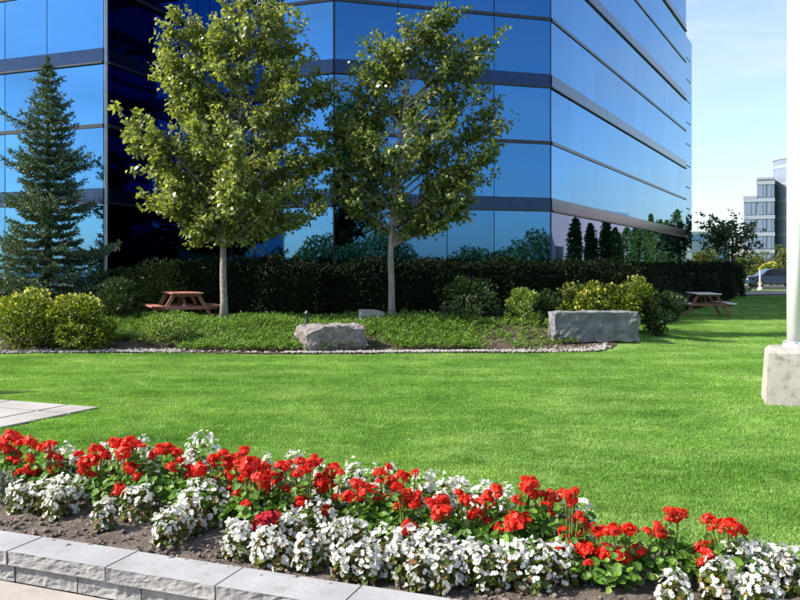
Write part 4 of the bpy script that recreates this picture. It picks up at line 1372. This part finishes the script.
heads += [z8(*q) for q in [(60, 190, 30), (42, 157, 13), (33, 290, 30), (95, 230, 30), (125, 225, 18), (150, 195, 20), (168, 205, 16), (212, 210, 18), (240, 190, 24), (262, 182, 14), (305, 205, 22), (280, 240, 30), (200, 265, 18), (170, 270, 13), (215, 300, 22), (265, 318, 13), (375, 250, 22), (350, 285, 22), (405, 275, 28), (432, 288, 22), (445, 215, 20), (475, 240, 22), (512, 225, 22), (495, 255, 16), (520, 285, 24), (545, 305, 28), (592, 305, 18), (625, 335, 32), (605, 352, 15), (528, 375, 25), (698, 298, 22), (755, 298, 25), (730, 340, 25), (790, 262, 18)]]
heads += [z9(*q) for q in [(85, 220, 20), (68, 238, 20), (55, 262, 12), (140, 258, 22), (175, 252, 18), (120, 285, 22), (195, 270, 15), (45, 325, 34), (198, 318, 15), (182, 355, 25), (230, 345, 20), (265, 350, 22), (300, 350, 25), (350, 350, 18), (170, 378, 15), (230, 400, 28), (280, 405, 22), (325, 415, 22), (375, 407, 20), (478, 308, 22), (555, 318, 20), (610, 338, 26), (635, 340, 15), (425, 355, 20), (545, 400, 24), (552, 422, 13)]]
deep = [z8(110, 360, 40), z7(780, 350, 14)]

def row_pos(px, off):
    """ground point on the line 'off' metres behind the cap stones seen at column px"""
    k = (px - 400) / 800
    Y = (4.60 + off - 0.3786 * 2.08) / (1 + 0.3786 * k)
    return Vector((k * Y, Y, 0.14))
plants = [(8, .85), (34, .75), (56, .8), (96, .85), (122, .7), (158, .8), (184, .85), (203, .7), (232, .75), (252, .62), (274, .8), (304, .72), (330, .85), (362, .75), (386, .85), (408, .7), (436, .68), (470, .75), (494, .85), (518, .7), (548, .85), (570, .62), (594, .6), (622, .58), (668, .72), (695, .75), (726, .75)]
pl = []
sat = []
for h in heads:
    for q in range(random.choice((1, 1, 2))):
        a_ = random.random() * 6.283
        sat.append((h[0] + math.cos(a_) * h[2] * random.uniform(1.0, 1.9), h[1] + math.sin(a_) * h[2] * random.uniform(0.5, 1.3), h[2] * random.uniform(0.45, 0.75)))
heads += sat
for px, off in plants: pl.append([px, row_pos(px, off), []])
for h in heads + deep:
    best = min(pl, key=lambda q: abs(q[0] - h[0]) + 0.0)
    best[2].append((h, h in deep))
pl = [q for q in pl if q[2]]
for k, (px, base, hs) in enumerate(pl):
    if px > 650:
        extra = {668: 'red geranium with one low head left of the lone clump by the lawn', 695: 'leafy red geranium standing alone near the right end of the bed', 726: 'red geranium with three heads, rightmost geranium in the bed'}
        lab = extra[px]
    else:
        lab = 'red geranium in the middle row of the bed, ' + ORD[k] + ' geranium from the left'
    root = thing_at('geranium', base, lab, 'geranium', 'red geraniums')
    P = []; Nn = []; rr = []
    hz = []
    for (h, isd) in hs:
        Yh = base.y + random.uniform(-.08, .08)
        for _ in range(12):
            z = CH - (h[1] - 270) / 800 * Yh
            if z < 0.30: Yh -= 0.03
            elif z > 0.56: Yh += 0.03
            else: break
        p = at(h[0], h[1], Yh)
        r_ = max(0.026, h[2] / 800 * Yh * 1.12)
        o = bpy.data.objects.new('flower_head', random.choice(DEEP if isd else HEADS))
        o.location = p - base; o.scale = (r_ * 0.92, r_ * 0.92, r_ * 0.86); o.rotation_euler = (random.uniform(-.5, .5), random.uniform(-.5, .5), random.random() * 6.28)
        link(o, root)
        hz.append((p - base, r_))
    st_ = MB()
    zt = max(0.16, min(q[0].z for q in hz) * 0.5 + 0.5 * sum(q[0].z for q in hz) / len(hz) - 0.03)
    for q, r_ in hz:
        b0 = Vector((q.x * 0.3, q.y * 0.3, 0.0))
        st_.tube([b0 - Vector((0, 0, 0.03)), b0.lerp(q, 0.55) + Vector((0, 0, 0.03)), q], [0.006, 0.005, 0.004], 4)
    # leaves: dome under the heads plus a few below each head
    for i in range(105):
        a_ = random.random() * 6.283; t = random.random() ** 0.7
        rr_ = 0.17 * math.sqrt(random.random()) if i % 3 else 0.17
        z = zt * (0.25 + 0.75 * math.sqrt(max(0, 1 - (rr_ / 0.21) ** 2))) * random.uniform(0.55, 1.0)
        P.append((rr_ * math.cos(a_), rr_ * math.sin(a_), z)); Nn.append((math.cos(a_) * .6 + random.gauss(0, .3), math.sin(a_) * .6 + random.gauss(0, .3), 1.0)); rr.append(random.uniform(0.017, 0.036))
    for q, r_ in hz:
        for i in range(5):
            P.append((q.x + random.gauss(0, .05), q.y + random.gauss(0, .05), max(0.04, q.z - r_ - random.uniform(0.01, 0.13)))); Nn.append((random.gauss(0, .5), random.gauss(-.3, .5), 1.0)); rr.append(random.uniform(0.016, 0.03))
    vs, fs = disc_leaves(P, Nn, rr)
    me = bpy.data.meshes.new('foliage'); me.from_pydata(vs, [], fs)
    fo = meshobj('foliage', me, M['gerleaf'], root); fo['kind'] = 'stuff'
    s_o = st_.build('stalks', M['stalk'], root); s_o['kind'] = 'stuff'

# begonias
def begonia(base, r_, zt, lab, group, nb):
    root = thing_at('begonia', base, lab, 'begonia', group)
    P = []; Nn = []; rr = []
    for i in range(int(80 + 2600 * r_ * max(r_, zt))):
        a_ = random.random() * 6.283; e = math.asin(random.random())
        q = random.uniform(0.55, 0.93)
        lump = 1 + 0.16 * math.sin(3 * a_ + base.x * 9) + 0.1 * math.sin(7 * a_ + 5 * e)
        P.append((r_ * q * lump * math.cos(a_) * math.cos(e) ** 0.6, r_ * q * lump * math.sin(a_) * math.cos(e) ** 0.6, 0.015 + zt * q * math.sin(e)))
        Nn.append((math.cos(a_) * math.cos(e) + random.gauss(0, .4), math.sin(a_) * math.cos(e) + random.gauss(0, .4), math.sin(e) + 0.5)); rr.append(random.uniform(0.013, 0.026))
    vs, fs = disc_leaves(P, Nn, rr, 6, 0.3)
    me = bpy.data.meshes.new('foliage'); me.from_pydata(vs, [], fs)
    fo = meshobj('foliage', me, M['begleaf'], root); fo['kind'] = 'stuff'
    Q = []
    for i in range(nb):
        a_ = random.random() * 6.283; e = math.asin(random.random() ** 0.75)
        lump = 1 + 0.16 * math.sin(3 * a_ + base.x * 9) + 0.1 * math.sin(7 * a_ + 5 * e)
        d = Vector((math.cos(a_) * math.cos(e), math.sin(a_) * math.cos(e), math.sin(e)))
        c = Vector((r_ * lump * math.cos(a_) * math.cos(e) ** 0.6, r_ * lump * math.sin(a_) * math.cos(e) ** 0.6, 0.03 + zt * math.sin(e))) * random.uniform(0.88, 1.03)
        nn = (d + Vector((random.gauss(0, .45), random.gauss(-.15, .45), random.gauss(0, .45)))).normalized()
        ax = nn.orthogonal().normalized(); ax = Matrix.Rotation(random.random() * 6.28, 3, nn) @ ax; bx = nn.cross(ax)
        sz = random.uniform(0.5, 0.98)
        for dr, L, W in ((ax, 0.021, 0.024), (-ax, 0.021, 0.024), (bx, 0.014, 0.012), (-bx, 0.014, 0.012)):
            sd = nn.cross(dr)
            L *= sz; W *= sz
            Q.append([c, c + dr * L * 0.65 + sd * W * 0.62 + nn * 0.005, c + dr * L * 1.15 + nn * random.uniform(-.002, .006), c + dr * L * 0.65 - sd * W * 0.62 + nn * 0.005])
    b = meshobj('blossoms', np_quads('blossoms', np.array([[p[:] for p in q] for q in Q])), M['white'], root); b['kind'] = 'stuff'
    return root

frontb = [z7(*q) for q in [(165, 300, 34), (560, 345, 40), (655, 300, 36), (60, 285, 34), (125, 285, 42), (200, 280, 50), (310, 330, 28), (412, 305, 45), (500, 370, 48), (600, 320, 75), (705, 405, 40), (785, 430, 40)]]
frontb += [z8(*q) for q in [(28, 405, 35), (150, 455, 34), (410, 470, 40), (500, 470, 42), (622, 430, 40), (112, 430, 42), (185, 375, 40), (258, 360, 55), (232, 440, 42), (300, 420, 48), (360, 405, 52), (345, 470, 40), (465, 445, 58), (525, 425, 40), (590, 445, 55), (560, 500, 40), (640, 490, 50), (700, 475, 52), (760, 490, 55)]]
frontb += [z9(*q) for q in [(28, 440, 50), (95, 440, 55), (160, 430, 48), (468, 512, 42), (585, 480, 45), (640, 440, 55), (712, 450, 55), (775, 455, 50), (690, 505, 50)]]
backb = [z7(*q) for q in [(310, 150, 22), (158, 150, 22), (450, 185, 28), (340, 170, 24), (195, 165, 38), (228, 175, 28), (420, 145, 42), (560, 195, 35), (600, 150, 60)]]
backb += [z8(*q) for q in [(110, 192, 22), (330, 245, 26), (480, 212, 22), (695, 272, 34), (265, 205, 24), (190, 185, 38), (150, 215, 26), (370, 212, 36), (420, 230, 34), (575, 250, 48), (648, 265, 48), (755, 280, 40)]]
backb += [z9(*q) for q in [(15, 262, 34), (172, 292, 38), (222, 292, 28)]]
def uniq_labels(lst, txt):
    order = sorted(range(len(lst)), key=lambda i: lst[i][0])
    return {i: txt % ORD[r] for r, i in enumerate(order)}
ORD += ['twenty-ninth', 'thirtieth', 'thirty-first', 'thirty-second', 'thirty-third', 'thirty-fourth', 'thirty-fifth', 'thirty-sixth', 'thirty-seventh', 'thirty-eighth', 'thirty-ninth', 'fortieth', 'forty-first', 'forty-second', 'forty-third', 'forty-fourth', 'forty-fifth']
labs = uniq_labels(frontb, 'white begonia along the front of the bed, %s from the left')
for i, (px, py, r) in enumerate(frontb):
    Y = (CH - 0.25) * 800 / (py - 270)
    X = (px - 400) / 800 * Y
    lo, hi = Yf(X) + 0.14, Yf(X) + 0.75
    Y = max(lo, min(hi, Y)); X = (px - 400) / 800 * Y
    zc = CH - (py - 270) / 800 * Y
    rm = r / 800 * Y
    ztop = max(0.12, zc + rm * 0.85 - 0.13)
    begonia(Vector((X, Y, 0.13)), rm * 1.1, ztop * 1.05, labs[i], 'white begonias in the front row', int(30 + 2600 * rm * max(rm, ztop) * 1.25))
labs = uniq_labels(backb, 'white begonia in the back row against the lawn, %s from the left')
for i, (px, py, r) in enumerate(backb):
    Y = (CH - 0.38) * 800 / (py - 270); X = (px - 400) / 800 * Y
    for _ in range(3):
        Y = max(Yf(X) + 0.85, min(Yf(X) + 1.12, Y)); X = (px - 400) / 800 * Y
    zc = CH - (py - 270) / 800 * Y
    rm = r / 800 * Y
    begonia(Vector((X, Y, 0.13)), rm * 1.05, zc + rm * 0.7 - 0.13, labs[i], 'white begonias in the back row', int(30 + 2300 * rm * (zc + rm - 0.13)))

def silver_plant(px, off, r_, h, lab):
    b = row_pos(px, off)
    root = thing_at('silver_leaf_plant', b, lab, 'plant', 'silver-leaved plants')
    n_ = 260
    a_ = rng.uniform(0, 6.283, n_); t = rng.uniform(0, 1, n_)
    P = np.stack([np.cos(a_) * r_ * t * 0.8, np.sin(a_) * r_ * t * 0.8, h * rng.uniform(0.1, 0.9, n_) * (1 - 0.4 * t)], 1)
    D = unit(np.stack([np.cos(a_) * t, np.sin(a_) * t, np.full(n_, 0.8)], 1) + rvec(n_) * 0.4)
    fo = meshobj('foliage', np_quads('foliage', leaf_quads(P, D, rvec(n_), 0.06, 0.016)), M['silver'], root); fo['kind'] = 'stuff'
silver_plant(757, 1.05, 0.2, 0.13, 'greyish feathery plant at the right end of the bed, against the lawn')
silver_plant(2, 0.55, 0.16, 0.22, 'greyish plant at the left picture edge of the bed')

# weeds in the joints of the edging wall
def weed(px, py, n_, r_, lab):
    Y = CH * 800 / (py - 270); X = (px - 400) / 800 * Y
    root = thing_at('weed', (X, Y, 0.0), lab, 'weed', 'weeds at the foot of the edging wall')
    P = rng.normal(size=(n_, 3)) * np.array([r_, r_ * 0.3, 0]); P[:, 2] = 0.0
    D = unit(rvec(n_) * 0.8 + np.array([0, -0.2, 0.9]))
    fo = meshobj('leaves', np_quads('leaves', leaf_quads(P, D, rvec(n_), 0.04 * rng.uniform(0.5, 1.3, n_), 0.012)), M['weed'], root); fo['kind'] = 'stuff'
weed(88, 587, 60, 0.03, 'small green weed at the foot of the edging wall, left one')
weed(190, 597, 30, 0.02, 'tiny green weed at the foot of the edging wall, right one')
